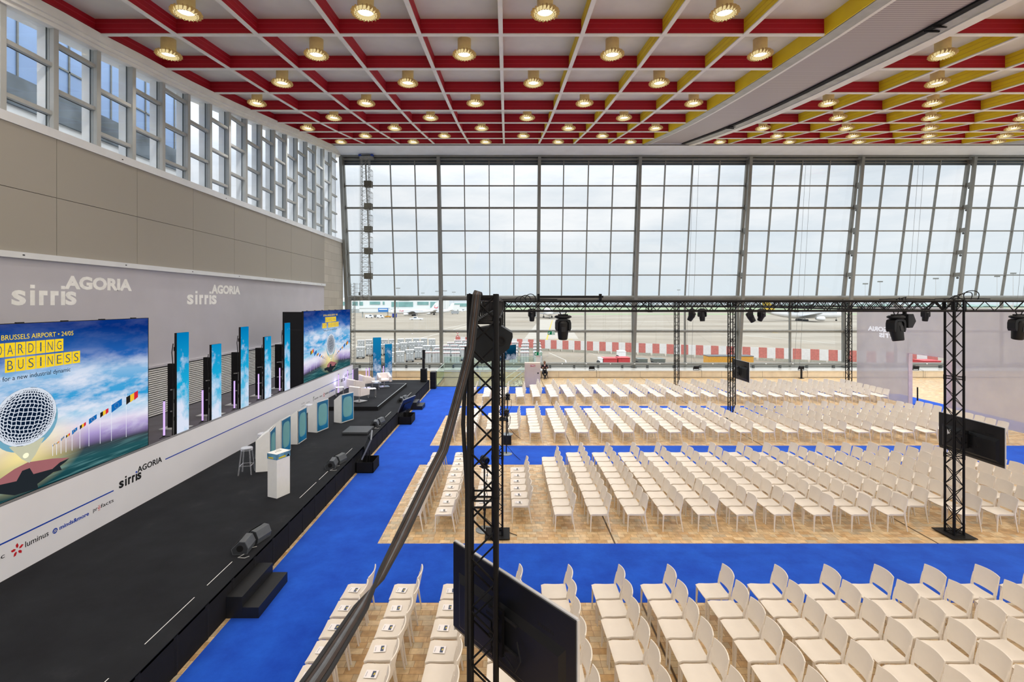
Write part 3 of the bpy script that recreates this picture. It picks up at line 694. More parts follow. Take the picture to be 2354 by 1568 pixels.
def make_lamp():
    root = thing('ceiling_lamp', 'cream ring lamp', 'lamp')
    mb = MB(); mb.lathe([(.225,.62),(.225,.16),(.215,.10),(.212,.62)], LAMP_SHELL, 20, caps=False); mb.build('housing', root)
    mb = MB(); mb.lathe([(.222,.10),(.226,.015),(.24,.0),(.295,.0),(.31,.02),(.315,.085),(.30,.10),(.222,.10)], LAMP_GLOW, 24, caps=False)
    for k in range(22):
        a = 2*PI*k/22; M = Matrix.Rotation(a, 4, 'Z') @ Matrix.Translation((.268,0,.002)); mb.lathe([(.0,-.006),(.016,-.006),(.016,.004)], LAMP_HOLE, 8, M)
    mb.build('ring', root)
    mb = MB()
    for k in range(20):
        a = 2*PI*k/20; M = Matrix.Rotation(a, 4, 'Z') @ Matrix.Translation((.31,0,.0)) @ Matrix.Rotation(.5, 4, 'Z')
        p = [(-.01,0,-.01),(.05,0,.0),(.115,0,.045),(.085,0,.10),(-.01,0,.15)]
        mb.add([(x,-.004,z) for x, _, z in p]+[(x,.004,z) for x, _, z in p], [(0,1,2,3,4),(9,8,7,6,5)]+[(i,5+i,5+(i+1)%5,(i+1)%5) for i in range(5)], LAMP_FIN, False, M)
    mb.build('fins', root)
    mb = MB(); mb.lathe([(.0,.30),(.13,.30),(.135,.33)], LAMP_DISC, 20); mb.lathe([(.136,.31),(.21,.34),(.21,.40)], LAMP_SHELL, 20, caps=False); mb.build('bulb', root)
    return root
lamp0 = make_lamp(); note_kids(lamp0); lamp_used = False
WINROW = len(ROWS)-2
for r, k, x, y in lamp_spots():
    z = (ROWS[r][1]+ROWS[r+1][1])/2-.08
    lo = bpy.data.objects.new('lamp_light', LDS[0 if y < 10 else 1 if y < 20 else 2 if y < 28 else 3]); COL.objects.link(lo); lo.location = (x, y, z+.285)
    if ROWS[r+1][0] < 12.5: continue
    u = U0+F*x/y
    if u > 2420 or u < -60: continue
    side = 'left of the ribbed duct' if k < 20 else 'right of the ribbed duct'
    n = k if k < 20 else k-20
    rowname = ORD[WINROW-r] + ' coffer row from the glass wall'
    same = sorted(kk for rr, kk, xx, yy in lamp_spots() if rr == r and (kk < 20) == (k < 20) and -60 <= U0+F*xx/yy <= 2420)
    o = same.index(k)+1 if k >= 20 else same.index(k)+1
    lab = 'cream ring lamp, %s, %s lamp %s' % (rowname.replace(' coffer row from the glass wall', ' coffer row from glass wall'), ORD[o-1], side)
    if not lamp_used: L0 = lamp0; L0.location = (x, y, z); L0['label'] = lab; L0['group'] = 'ring lamps in the ceiling coffers'; lamp_used = True
    else: dup(lamp0, (x, y, z), None, lab, 'ring lamps in the ceiling coffers')
# ---------------------------------------------------------------- stage
ZS = .615; XF = -5.06; XFA = -9.2
stg = thing('stage', 'long black carpeted stage deck with black skirt beside blue carpet', 'stage', (-7, 16, 0))
mb = MB(); mb.box(XFA-.1, XF, 1.0, 31.85, ZS-.05, ZS, STAGE); mb.build('deck', stg, True)
mb = MB(); n = 60; pts = []
mb.box(XF-.03, XF+.0, 1.0, 31.85, 0, ZS-.012, BLKF); mb.box(XFA, XF, 31.8, 31.85, 0, ZS-.012, BLKF)
for k in range(40): yy = 1.2+.77*k; mb.add([(XF,yy,.0),(XF+.012,yy+.05,.0),(XF,yy+.1,.0),(XF,yy,ZS-.02),(XF+.006,yy+.05,ZS-.02),(XF,yy+.1,ZS-.02)], [(0,1,4,3),(1,2,5,4)], BLKF)
mb.build('skirt', stg, True)
mb = MB()
for a, c in ((5.9,6.55),(7.2,8.35),(8.7,9.5),(10.2,10.8),(12.6,13.7),(13.9,14.6),(15.9,16.9),(21.5,22.6),(26.2,27.4)): mb.box(XF-.33, XF-.318, a, c, ZS-.001, ZS+.0008, WHT)
mb.build('edge_tape', stg, True)
# strip of bare paving shows beside the stage by itself; low podium on the stage
pod = thing('podium_platform', 'low black carpeted platform under the white armchairs on stage', 'platform', (-7.6, 26, ZS))
mb = MB(); mb.box(-9.15, -6.06, 22.8, 29.4, ZS, .80, STAGE); mb.build('top', pod, True)
mb = MB(); mb.box(-6.06, -6.045, 22.8, 29.4, ZS, .79, BLKF); mb.box(-9.15, -6.05, 22.79, 22.8, ZS, .79, BLKF); mb.build('skirt', pod, True)
mb = MB(); mb.box(-6.09, -6.055, 22.8, 29.4, .795, .806, CHROME); mb.box(-7.6, -6.05, 29.36, 29.40, .80, .806, CHROME); mb.build('edge_strip', pod, True)
ris = thing('stage_riser', 'small square black riser on the stage near the floor monitors', 'riser', (-5.82, 19.02, ZS))
mb = MB(); mb.bbox(-.49, .49, -.48, .48, .03, .12, P('grey_black_deck', (62,64,68), .5), .01); mb.build('top', ris)
mb = MB(); mb.box(-.47, .47, -.46, .46, 0, .03, BLKM); mb.build('base', ris)
# upper platform behind the printed fascia
ZP = 1.61
mb = MB(); mb.box(XW, XFA-.1, 4.0, 30.4, 0, ZP, P('grey_platform_carpet', (86,84,90), .9, var=.12, scale=2)); S(mb, 'floor_upper')
# printed fascia with its logos
fa = thing('printed_fascia', 'white printed fascia wall with logos and blue line behind the stage', 'banner wall', (XFA, 18, ZS))
mb = MB(); mb.box(XFA-.08, XFA, 6.6, 29.0, ZS, 1.99, WHTV); mb.box(XFA-.09, XFA+.002, 6.6, 29.0, 1.985, 2.0, P('fascia_top_trim', (120,120,124))); mb.build('panel', fa, True)
INK = P('print_black', (16,17,22), .6); BLUE = P('print_blue', (10,66,180), .55); REDP = P('print_red', (206,28,40), .55); GRYI = P('print_grey', (186,188,194), .6); GRN = P('print_green', (60,170,120), .55)
def glyphs(mb, txt, x0, x1, y0, y1, mat, M, bold=.0, ext=.003, shear=0):
    """lettering stretched into a box"""
    t = text_mb(txt, 1.0, mat, ext/max(.05, (y1-y0)), bold, shear=shear)
    if not t.v: return
    ax = min(p[0] for p in t.v); bx = max(p[0] for p in t.v); ay = min(p[1] for p in t.v); by = max(p[1] for p in t.v)
    vs = [((p[0]-ax)/(bx-ax)*(x1-x0)+x0, (p[1]-ay)/(by-ay)*(y1-y0)+y0, ext if p[2] > 0 else 0) for p in t.v]
    mb.add(vs, t.f, mat, False, M)
def sirris(mb, x0, x1, xh, mat, M, dot=None, ext=.003):
    """s i r r i s with r as plain angled strokes; baseline at 0, x-height xh"""
    w = (x1-x0); s_ = .20*w; st = .068*w
    glyphs(mb, 's', x0, x0+s_, 0, xh, mat, M, .03, ext)
    def bar(a, b, c, d, m=mat): mb.add([(a,c,0),(b,c,0),(b,d,0),(a,d,0),(a,c,ext),(b,c,ext),(b,d,ext),(a,d,ext)], [(0,3,2,1),(4,5,6,7),(0,1,5,4),(1,2,6,5),(2,3,7,6),(3,0,4,7)], m, False, M)
    x = x0+.26*w; bar(x, x+st, 0, xh); bar(x, x+st, xh*1.14, xh*1.38)
    x = x0+.39*w; bar(x, x+st, 0, xh); bar(x+st, x+.13*w, xh-st, xh)
    x = x0+.565*w; bar(x, x+st, 0, xh); bar(x+st, x+.13*w, xh-st, xh)
    x = x0+.735*w; bar(x, x+st, 0, xh)
    if dot is not None: bar(x, x+st, xh*1.14, xh*1.38, dot)
    glyphs(mb, 's', x1-.19*w, x1, 0, xh, mat, M, .03, ext)
    return mb
def pair_logo(y, dst):
    M = on_wall(XFA, y, 1.275); mb = MB(); sirris(mb, 0, .70, .17, INK, M, BLUE); mb.build('logo_lettering', dst, True)
    M = on_wall(XFA, y+.57, 1.452); mb = MB(); glyphs(mb, 'AGORIA', 0, .86, 0, .15, INK, M, .02); mb.build('logo_lettering', dst, True)
pair_logo(11.49, fa); pair_logo(26.9, fa)
mb = MB()
for a, c, z in ((6.6, 11.33, 1.30), (13.05, 26.75, 1.475), (28.45, 29.0, 1.475)): mb.box(XFA, XFA+.003, a, c, z-.014, z+.014, BLUE)
mb.build('blue_line', fa, True)
def sponsors(y, dst):
    mb = MB()
    for k, (a, t) in enumerate(((-2.6, 'AGORIA'), (-2.05, 'sirris'))): glyphs(mb, t, 0, .36, 0, .06, GRYI, on_wall(XFA, y+a, 1.12-.06*k)); glyphs(mb, t, 0, .3, 0, .045, GRYI, on_wall(XFA, y+a, 1.0-.05*k))
    mb.build('sponsor_grey', dst, True)
    mb = MB(); M = on_wall(XFA, y-1.25, 1.03); glyphs(mb, 'EQUANS', .14, .62, 0, .075, INK, M)
    mb.add([(0,-.03,0),(.03,-.03,0),(.04,.12,0),(.13,.15,0),(.10,.18,0),(0,.17,0)], [(0,1,2,5),(2,3,4,5)], GRN, False, M); mb.build('sponsor_mark', dst, True)
    mb = MB(); glyphs(mb, 'imec', 0, .34, 0, .08, INK, on_wall(XFA, y-.47, 1.03)); mb.build('sponsor_mark', dst, True)
    mb = MB(); M = on_wall(XFA, y+.10, 1.055)                        # red petals
    for k in range(5):
        a = 2*PI*k/5+.5; c, s_ = math.cos(a), math.sin(a)
        q = [(.03,-.015),(.07,-.035),(.125,-.02),(.10,.015),(.05,.012)]
        mb.add([(x*c-yy*s_, x*s_+yy*c, .003) for x, yy in q], [(0,1,2,3,4)], REDP, False, M)
    glyphs(mb, 'luminus', .15, .62, -.035, .075, INK, M); mb.build('sponsor_mark', dst, True)
    mb = MB(); M = on_wall(XFA, y+.86, 1.05); mb.add([(.055*math.cos(2*PI*k/20), .055*math.sin(2*PI*k/20), .002) for k in range(20)], [tuple(range(20))], BLUE, False, M)
    for d in (-.014, .014): mb.add([(d-.03,-.03,.004),(d-.02,-.03,.004),(d+.006,.03,.004),(d-.004,.03,.004),(d+.024,-.03,.004),(d+.034,-.03,.004)], [(0,1,2,3),(3,2,5,4)], WHT, False, M)
    glyphs(mb, 'minds&more', .10, .80, -.03, .055, BLUE, M, .02); mb.build('sponsor_mark', dst, True)
    mb = MB(); M = on_wall(XFA, y+1.77, 1.04); glyphs(mb, 'pr', 0, .115, -.03, .055, INK, M); glyphs(mb, 'o', .125, .19, 0, .055, REDP, M)
    for zz in (-.03, .075): mb.add([(.13,zz,.002),(.185,zz,.002),(.185,zz+.01,.002),(.13,zz+.01,.002)], [(0,1,2,3)], REDP, False, M)
    glyphs(mb, 'facts', .20, .56, 0, .085, INK, M); mb.build('sponsor_mark', dst, True)
sponsors(9.0, fa); sponsors(24.3, fa)
# ------------------------------------------------ LED walls
W_S, H_S, ZB = 6.61, 3.31, 1.985
SCRM = screen_mat('led_wall_picture', W_S, H_S, .95)
NAVY = EM('screen_navy', (12,48,110), .9); YELE = EM('screen_yellow', (252,214,40), .95); LETT = EM('screen_letter_steel', (66,92,124), .85); DARKE = EM('screen_dark', (16,24,40), .7); WHE = EM('screen_white', (238,240,250), .95)
BEB = EM('flag_black', (40,36,34), .8); BEY = EM('flag_yellow', (250,206,60), .9); BER = EM('flag_red', (222,44,62), .9); EUB = EM('flag_blue', (20,110,190), .9); SHD = EM('screen_shadow', (40,46,52), .8); PNK = EM('screen_pink_runway', (176,112,116), .8); WIRE = EM('mic_wire', (220,228,240), .95); MICD = EM('mic_dark', (14,32,58), .8); RIM = EM('mic_rim', (120,176,200), .9); STEM = EM('mic_stem', (206,206,178), .9); SUNE = EM('screen_sun', (255,250,214), 1.05)
def sl(u, v, yc):
    y = F*9.35/(U0-u); return (y-yc, H+(V0-v)*y/F-ZB)
def led_wall(yc, label):
    root = thing('led_wall', label, 'screen', (-9.36, yc, ZB)); root['group'] = 'large LED walls'
    mb = MB(); mb.box(-.09, -.005, -W_S/2-.02, W_S/2+.03, -.37, H_S+.012, BLKP)
    for k in range(7): mb.box(-.07, -.03, -W_S/2+.4+.95*k, -W_S/2+.55+.95*k, H_S, H_S+.03, BLKP)
    mb.build('cabinet', root)
    mb = MB(); mb.box(-.006, .0, -W_S/2, W_S/2, 0, H_S, SCRM); d = mb.build('display', root)
    XO = [0.0008]
    def flat(mb, poly, mat, dz=0.0):
        XO[0] += .00012
        mb.add([(XO[0]+dz, a, b) for a, b in poly], [tuple(range(len(poly)))], mat)
    N = 9.33
    # runway shadow
    mb = MB()
    q = [(0,470),(160,360),(300,290),(560,250),(740,240),(640,290),(560,360),(360,415),(320,350),(240,380),(180,490),(0,530)]
    flat(mb, [sl(a/4.61, 1000+b/4.61, N) for a, b in q], PNK)
    q = [(-260,640),(0,530),(180,490),(240,380),(320,350),(360,415),(560,360),(640,290),(740,245),(700,285),(640,330),(660,370),(570,395),(400,520),(410,565),(160,640),(0,625),(-200,690)]
    flat(mb, [sl(a/4.61, 1000+b/4.61, N) for a, b in q], SHD); mb.build('runway_shadow', d)
    # flags, mirrored on both sides of the microphone
    F_ = [(291,318,904,931,1005,1),(257,281,922,949,1014,0),(231,250,943,961,1020,1),(205,223,957,976,1026,0),(184,198,974,988,1031,1),(166,178,985,1000,1036,0),(152,161,998,1008,1040,1),(140.5,148,1005,1014,1043,0),(130,136,1016,1022,1046,1),(121,127,1021,1027,1048,0)]
    for sgn in (1, -1):
        mb = MB()
        for a, b, c, e, g, be in F_:
            y0, zt_ = sl(a, c, N); y1, _ = sl(b, c, N); _, zb_ = sl(a, e, N); _, zf = sl(a, g, N)
            tilt = (zt_-zb_)*.35; w = .012
            if sgn < 0: off = .0; y0, y1 = -y0+off, -y0+off+(y1-y0)
            flat(mb, [(y0-w*.5, zf), (y0+w*.5, zf), (y0+w*.5, zt_), (y0-w*.5, zt_)], WHE)
            def fq(s0, s1): return [(y0+(y1-y0)*s0, zb_+tilt*s0), (y0+(y1-y0)*s1, zb_+tilt*s1+.02), (y0+(y1-y0)*s1, zt_-tilt+tilt*s1), (y0+(y1-y0)*s0, zt_-tilt+tilt*s0)]
            if be:
                for s0, mt in ((0, BEB), (1/3, BEY), (2/3, BER)): flat(mb, fq(s0, s0+1/3), mt)
            else:
                flat(mb, fq(0, 1), EUB); cyy = (y0+y1)/2; czz = (zt_+zb_)/2; r = (zt_-zb_)*.22
                for k in range(12): aa = 2*PI*k/12; flat(mb, [(cyy+r*math.cos(aa)+.006*math.cos(t), czz+r*math.sin(aa)+.006*math.sin(t)) for t in (0, 1.57, 3.14, 4.71)], BEY)
        mb.build('flag_row', d)
    # microphone
    cyy, czz, ry, rz_ = .09, 1.50, .62, .56
    mb = MB()
    flat(mb, [(cyy+ry*1.05*math.cos(2*PI*k/40), czz-.10+rz_*1.02*math.sin(2*PI*k/40)) for k in range(40)], RIM)
    flat(mb, [(cyy-.34, czz-.50), (cyy+.36, czz-.50), (cyy+.17, czz-.80), (cyy+.05, czz-.92), (cyy-.10, czz-.80)], STEM)
    mb.build('microphone_stem', d)
    mb = MB(); flat(mb, [(cyy+ry*math.cos(2*PI*k/40), czz+rz_*math.sin(2*PI*k/40)) for k in range(40)], MICD)
    XO[0] += .0002
    def ribbon(pts, w):
        for (a, b), (c, e) in zip(pts, pts[1:]):
            dx, dz = c-a, e-b; l = math.hypot(dx, dz) or 1; nx, nz = -dz/l*w/2, dx/l*w/2
            mb.add([(XO[0],a+nx,b+nz),(XO[0],c+nx,e+nz),(XO[0],c-nx,e-nz),(XO[0],a-nx,b-nz)], [(0,1,2,3)], WIRE)
    for i in range(-9, 10):
        lon = i*PI/20
        for sw in (0, 1):
            pts = []
            for j in range(-10, 11):
                lat = j*PI/22
                x, z = math.sin(lon+.06*math.sin(j*3.0))*math.cos(lat), math.sin(lat)
                if sw: x, z = z, x
                xr, zr = x*.96+z*.22, z*.96-x*.22
                rr = math.hypot(xr, zr)
                if rr > .985: xr, zr = xr/rr*.985, zr/rr*.985
                pts.append((cyy+ry*xr, czz+rz_*zr))
            ribbon(pts, .016)
    mb.build('microphone_head', d)
    mb = MB(); flat(mb, [(cyy-.02+.06*math.cos(2*PI*k/20),   .745+.05*math.sin(2*PI*k/20)) for k in range(20)], SUNE); mb.build('sun', d)
    # words
    x = XO[0]+.0006
    mb = MB(); M = Matrix.Translation((x, 0, 0)) @ on_wall(0, 0, 0)
    glyphs(mb, 'SKYHALL, BRUSSELS AIRPORT \u2022 24/05', -.98, 1.10, 3.0, 3.11, YELE, M, 0, .0006); mb.build('headline', d)
    mb = MB(); tl = []
    for word, y0, z0 in (('BOARDING', -.73, 2.70), ('FOR BUSINESS', -1.13, 2.405)):
        for k, ch in enumerate(word):
            if ch == ' ': continue
            a = y0+.2*k; mb.add([(x,a+.006,z0),(x,a+.194,z0),(x,a+.194,z0+.26),(x,a+.006,z0+.26)], [(0,1,2,3)], YELE); tl.append((ch, a, z0))
    mb.build('title_tiles', d)
    mb = MB(); M = Matrix.Translation((x+.0006, 0, 0)) @ on_wall(0, 0, 0)
    for ch, a, z0 in tl:
        w = .028 if ch == 'I' else .105
        glyphs(mb, ch, a+.1-w/2, a+.1+w/2, z0+.04, z0+.22, LETT, M, -.008, .0006)
        mb.add([(a+.006,z0+.127,.0009),(a+.194,z0+.127,.0009),(a+.194,z0+.132,.0009),(a+.006,z0+.132,.0009)], [(0,1,2,3)], EM('tile_split', (210,176,30), .9), False, M)
    mb.build('title_letters', d)
    mb = MB(); glyphs(mb, 'Teaming up for a new industrial dynamic', -.98, 1.03, 2.22, 2.335, DARKE, M, 0, .0006); mb.build('subtitle', d)
    return root
s1 = led_wall(9.33, 'large LED wall at left showing a microphone, the nearer of two')
s2 = led_wall(25.66, 'large LED wall by the glass wall showing a microphone and flags')
mb = MB(); mb.box(-.97, -.09, -W_S/2-.03, -W_S/2, -.37, H_S-.02, P('black_side_masking', (24,25,30), .85)); mb.box(-.97, -.09, -W_S/2-.034, -W_S/2-.03, H_S*.74, H_S*.74+.012, P('masking_seam', (52,54,60))); mb.build('side_masking', s2)
# ------------------------------------------------ slim LED columns on the upper platform
def led_column(x, y, z0, w, h, mat, label, rz=0.0, group='slim LED columns'):
    root = thing('led_column', label, 'screen', (x, y, z0), rz, group)
    mb = MB(); mb.box(-.075, -.004, -w/2, w/2, 0, h, BLKP)
    k = 0
    while .25+k*.5 < h: mb.bbox(-.11, -.075, -w/2+.01, -w/2+.06, .2+.5*k, .32+.5*k, BLKM, .008); mb.box(-.10, -.075, -w/2+.15, w/2-.15, .18+.5*k, .34+.5*k, BLKM); k += 1
    mb.build('cabinet', root)
    mb = MB(); mb.box(-.004, 0, -w/2, w/2, 0, h, mat); mb.build('display', root)
    mb = MB(); mb.path([(-.09,-w/2-.03,h-.3),(-.10,-w/2-.07,h-.55),(-.10,-w/2-.03,h-.85),(-.10,-w/2-.02,h-1.6),(-.10,-w/2-.05,.3)], .012, BLKM, 6); mb.build('cable', root)
    mb = MB(); mb.box(-.55, .02, -w/2-.02, -w/2+.04, 0, .03, CHROME); mb.box(-.55, .02, w/2-.04, w/2+.02, 0, .03, CHROME); mb.tube((-.11,-w/2+.03,.02), (-.11,-w/2+.03,h*.5), .024, CHROME, 8); mb.build('stand', root)
    return root
CM = cloud_column_mat('cloudy_sky_column', 3.2, (0,124,186), (30,176,222), (140,206,232))
for i, (y, h) in enumerate(((14.14,3.22),(15.78,2.74),(17.48,3.22),(19.18,2.75),(20.88,3.22))):
    led_column(-9.45, y, ZP, .52, h, CM, '%s slim LED column with cloudy sky, counted from the near LED wall' % ORD[i])
# black backing frames behind the columns
for i, y in enumerate((15.8, 17.65, 19.45, 21.3, 23.1)):
    root = thing('backing_frame', 'black backing frame behind the %s slim LED column' % ORD[i], 'frame', (-10.88, y, ZP), 0, 'black backing frames')
    mb = MB(); mb.sweep([(0,0,0),(0,0,2.1)], [(-.15,-.05),(-.05,-.03),(.05,-.03),(.15,-.05),(.15,.03),(-.15,.03)], BLKF, up=(0,1,0)); mb.build('panel', root)
    mb = MB(); mb.tube((.17,0,0),(.17,0,2.0), .024, CHROME, 8)
    for z in (.55, 1.25): mb.tube((-.05,-.05,z),(.28,-.05,z+.03), .022, CHROME, 8); mb.bbox(.14,.2,-.06,.0,z-.06,z+.04, STEEL, .008)
    mb.build('clamp_pole', root)
    mb = MB(); mb.box(-.3, .5, -.25, .25, 0, .02, STEELW); mb.build('base_plate', root)
# lavender light tubes
TLD = bpy.data.lights.new('tube_light', 'POINT'); TLD.energy = 1.8; TLD.color = (.62, .55, 1.0); TLD.shadow_soft_size = .05
def tube(x, y, z, h, label, group='lavender light tubes'):
    root = thing('light_tube', label, 'lamp', (x, y, z), 0, group)
    mb = MB(); mb.tube((0,0,.05),(0,0,h), .027, TUBE, 12); mb.build('tube', root)
    mb = MB(); mb.tube((0,0,h),(0,0,h+.02), .03, BLKM, 12); mb.build('cap', root)
    mb = MB(); mb.tube((0,0,.02),(0,0,.06), .032, BLKM, 12)
    for a in (0.4, 2.5, 4.6): mb.tube((0,0,.03),(.17*math.cos(a),.17*math.sin(a),.005), .008, BLKM, 6)
    mb.build('foot', root)
    lo = bpy.data.objects.new('tube_light', TLD); COL.objects.link(lo); lo.parent = root; lo.location = (-.05, 0, h*.6)
for i, y in enumerate((14.7,16.56,18.5,20.3,22.2,24.0)):
    tube(-10.4, y, ZP, 1.1, '%s lavender light tube behind the fascia, counted from the near LED wall' % ORD[i])
for (x, y, z, lab) in ((-9.02,26.0,.80,'lavender light tube at the fascia nearest the lecterns'),(-9.02,27.5,.80,'lavender light tube by the fascia beside a white armchair'),(-8.85,27.9,.80,'lavender light tube at the end of the printed fascia'),(-8.6,29.7,ZS,'lavender light tube left of the two stage end columns'),(-8.5,29.95,ZS,'lavender light tube close beside the taller stage end column'),(-7.85,30.9,ZS,'lavender light tube between the two stage end columns')):
    tube(x, y, z, 1.05, lab)
CM2 = cloud_column_mat('dark_cloud_column', 3.2, (20,140,196), (24,118,170), (8,96,150), cut=.57, emis=.8)
for x, y, h, lab, w in ((-8.12, 30.4, 2.9, 'taller slim LED column with clouds at the stage end', .5), (-7.6, 31.2, 2.42, 'shorter slim LED column with clouds at the stage end', .46)):
    r_ = led_column(x, y, ZS, w, h, CM2, lab, -math.radians(62))
    mb = MB(); 
    for yy in (-.33, -.42): mb.tube((-.12,yy,0),(-.12,yy,h*.62), .018, STEELD, 6)
    for k in range(8): mb.tube((-.12,-.33,.1+.22*k),(-.12,-.42,.2+.22*k), .008, STEELD, 5)
    mb.build('support_ladder', r_)
# ------------------------------------------------ projected logos on the wall, their light put in as pale lettering
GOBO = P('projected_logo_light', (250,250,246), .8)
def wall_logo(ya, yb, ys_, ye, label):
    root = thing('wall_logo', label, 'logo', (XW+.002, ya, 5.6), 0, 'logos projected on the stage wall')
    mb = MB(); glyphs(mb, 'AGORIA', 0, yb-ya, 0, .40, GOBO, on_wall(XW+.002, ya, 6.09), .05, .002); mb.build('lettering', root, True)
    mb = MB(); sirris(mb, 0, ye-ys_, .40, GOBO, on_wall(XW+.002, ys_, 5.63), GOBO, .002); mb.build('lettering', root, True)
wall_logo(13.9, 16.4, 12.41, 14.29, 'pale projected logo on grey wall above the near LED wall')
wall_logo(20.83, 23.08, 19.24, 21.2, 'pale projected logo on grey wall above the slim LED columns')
# ------------------------------------------------ lecterns
PALE = P('pale_window_pane', (120,182,190), .55, var=.06, scale=2)
def lectern(x0, y0, ang, label):
    """front left corner at x0, y0; front runs away at ang from the hall's length"""
    a = math.radians(ang); root = thing('lectern', label, 'lectern', (x0, y0, ZS), a, 'white lecterns with blue window fronts')
    W, D, HF, HB = .76, .40, 1.2, .94      # local y along the front, local x towards the room
    mb = MB()
    prof = [(0,0),(0,HF),(-.05,HF),(-D,HB),(-D,0)]
    for y in (0, W-.02): mb = MB(); mb.add([(p[0],y,p[1]) for p in prof]+[(p[0],y+.02,p[1]) for p in prof], [(0,1,2,3,4),(9,8,7,6,5)]+[(i,5+i,5+(i+1)%5,(i+1)%5) for i in range(5)], WHT); mb.build('side_panel', root)
    mb = MB(); mb.add([(-.05,0.02,HF-.03),(-.05,W-.02,HF-.03),(-D,W-.02,HB-.03),(-D,0.02,HB-.03),(-.05,0.02,HF-.005),(-.05,W-.02,HF-.005),(-D,W-.02,HB-.005),(-D,0.02,HB-.005)], [(0,1,2,3),(7,6,5,4),(0,4,5,1),(1,5,6,2),(2,6,7,3),(3,7,4,0)], WHT); mb.build('top', root)
    mb = MB(); mb.box(-.012, .0, .0, W, 0, HF, WHT); mb.build('front_panel', root)
    mb = MB(); mb.box(0, .004, .035, W-.035, .035, HF-.035, LECT); pr = mb.build('print', root)
    def sup(cy_, cz_, ry, rz_, n=40, e=.55):
        out = []
        for k in range(n):
            t = 2*PI*k/n; c, s_ = math.cos(t), math.sin(t); out.append((cy_+ry*abs(c)**e*(1 if c > 0 else -1), cz_+rz_*abs(s_)**e*(1 if s_ > 0 else -1)))
        return out
    mb = MB(); o_ = sup(W/2, .63, .285, .43); i_ = sup(W/2, .64, .255, .39)
    mb.add([(.006,a_,b_) for a_, b_ in o_], [tuple(range(40))], P('window_surround', (112,176,188), .5)); mb.add([(.0075,a_,b_) for a_, b_ in i_], [tuple(range(40))], PALE); mb.build('window_print', pr)
    return root
for x, y, a, i in ((-7.13,14.6,14,0),(-7.44,16.0,2,1),(-7.47,17.35,0,2),(-7.42,18.92,-15,3),(-6.97,20.42,-24,4)):
    lectern(x, y, a, '%s white lectern with blue window front, counted from the ballot plinth' % ORD[i])
# ballot plinth
bx = thing('ballot_plinth', 'tall white plinth with printed ballot box on black stage', 'plinth', (-5.95, 12.54, ZS), math.radians(-24))
mb = MB(); mb.bbox(-.34, 0, 0, .42, 0, 1.0, WHT, .004); mb.build('pedestal', bx)
BPR = P('ballot_print_sky', (96,150,184), .5, var=.5, scale=7); BPY = P('ballot_print_yellow', (222,200,40), .5, var=.1)
mb = MB(); mb.bbox(-.35, .006, -.006, .426, 1.0, 1.145, BPR, .003)
bb = mb.build('box', bx)
mb = MB(); mb.add([(.008,.05,1.02),(.008,.28,1.02),(.008,.26,1.07),(.008,.05,1.055)], [(0,1,2,3)], BPY); mb.add([(-.30,-.008,1.02),(-.12,-.008,1.02),(-.12,-.008,1.06),(-.30,-.008,1.05)], [(0,1,2,3)], BPY); mb.add([(.0085,.29,1.015),(.0085,.40,1.015),(.0085,.36,1.08)], [(0,1,2)], DARKE); mb.build('print', bb)
mb = MB(); mb.box(-.352, .008, -.008, .428, 1.145, 1.152, WHT); mb.box(-.19, -.17, .1, .3, 1.152, 1.1535, BLKM); mb.build('lid', bx)
mb = MB(); mb.box(-.182, -.179, .14, .26, 1.15, 1.22, WHT); mb.build('ballot_paper', bx)
# clear stools
CLR = clear_mat()
def stool(x, y, rz, label, z=ZS):
    root = thing('clear_stool', label, 'stool', (x, y, z), rz, 'clear acrylic stools')
    mb = MB(); mb.lathe([(.0,.775),(.15,.775),(.165,.76),(.165,.70),(.155,.70),(.155,.755),(0,.76)], CLR, 20); mb.build('seat', root)
    for sx in (-1, 1):
        for sy in (-1, 1):
            mb = MB(); mb.tube((sx*.11,sy*.11,.72),(sx*.175,sy*.175,0), .017, CLR, 8); mb.build('leg', root)
    mb = MB(); q = [(.152,.152,.26),(-.152,.152,.26),(-.152,-.152,.26),(.152,-.152,.26)]
    for a, b_ in zip(q, q[1:]+q[:1]): mb.tube(a, b_, .010, CLR, 6)
    mb.build('foot_ring', root)
for x, y, r, l in ((-7.74,14.42,.2,'clear acrylic stool left of the first lectern'),(-8.05,16.0,.1,'clear acrylic stool behind the second lectern by the fascia'),(-8.1,18.9,.4,'clear acrylic stool behind the third lectern by the fascia'),(-8.35,20.5,.3,'clear acrylic stool half hidden behind the fourth lectern')): stool(x, y, r, l)
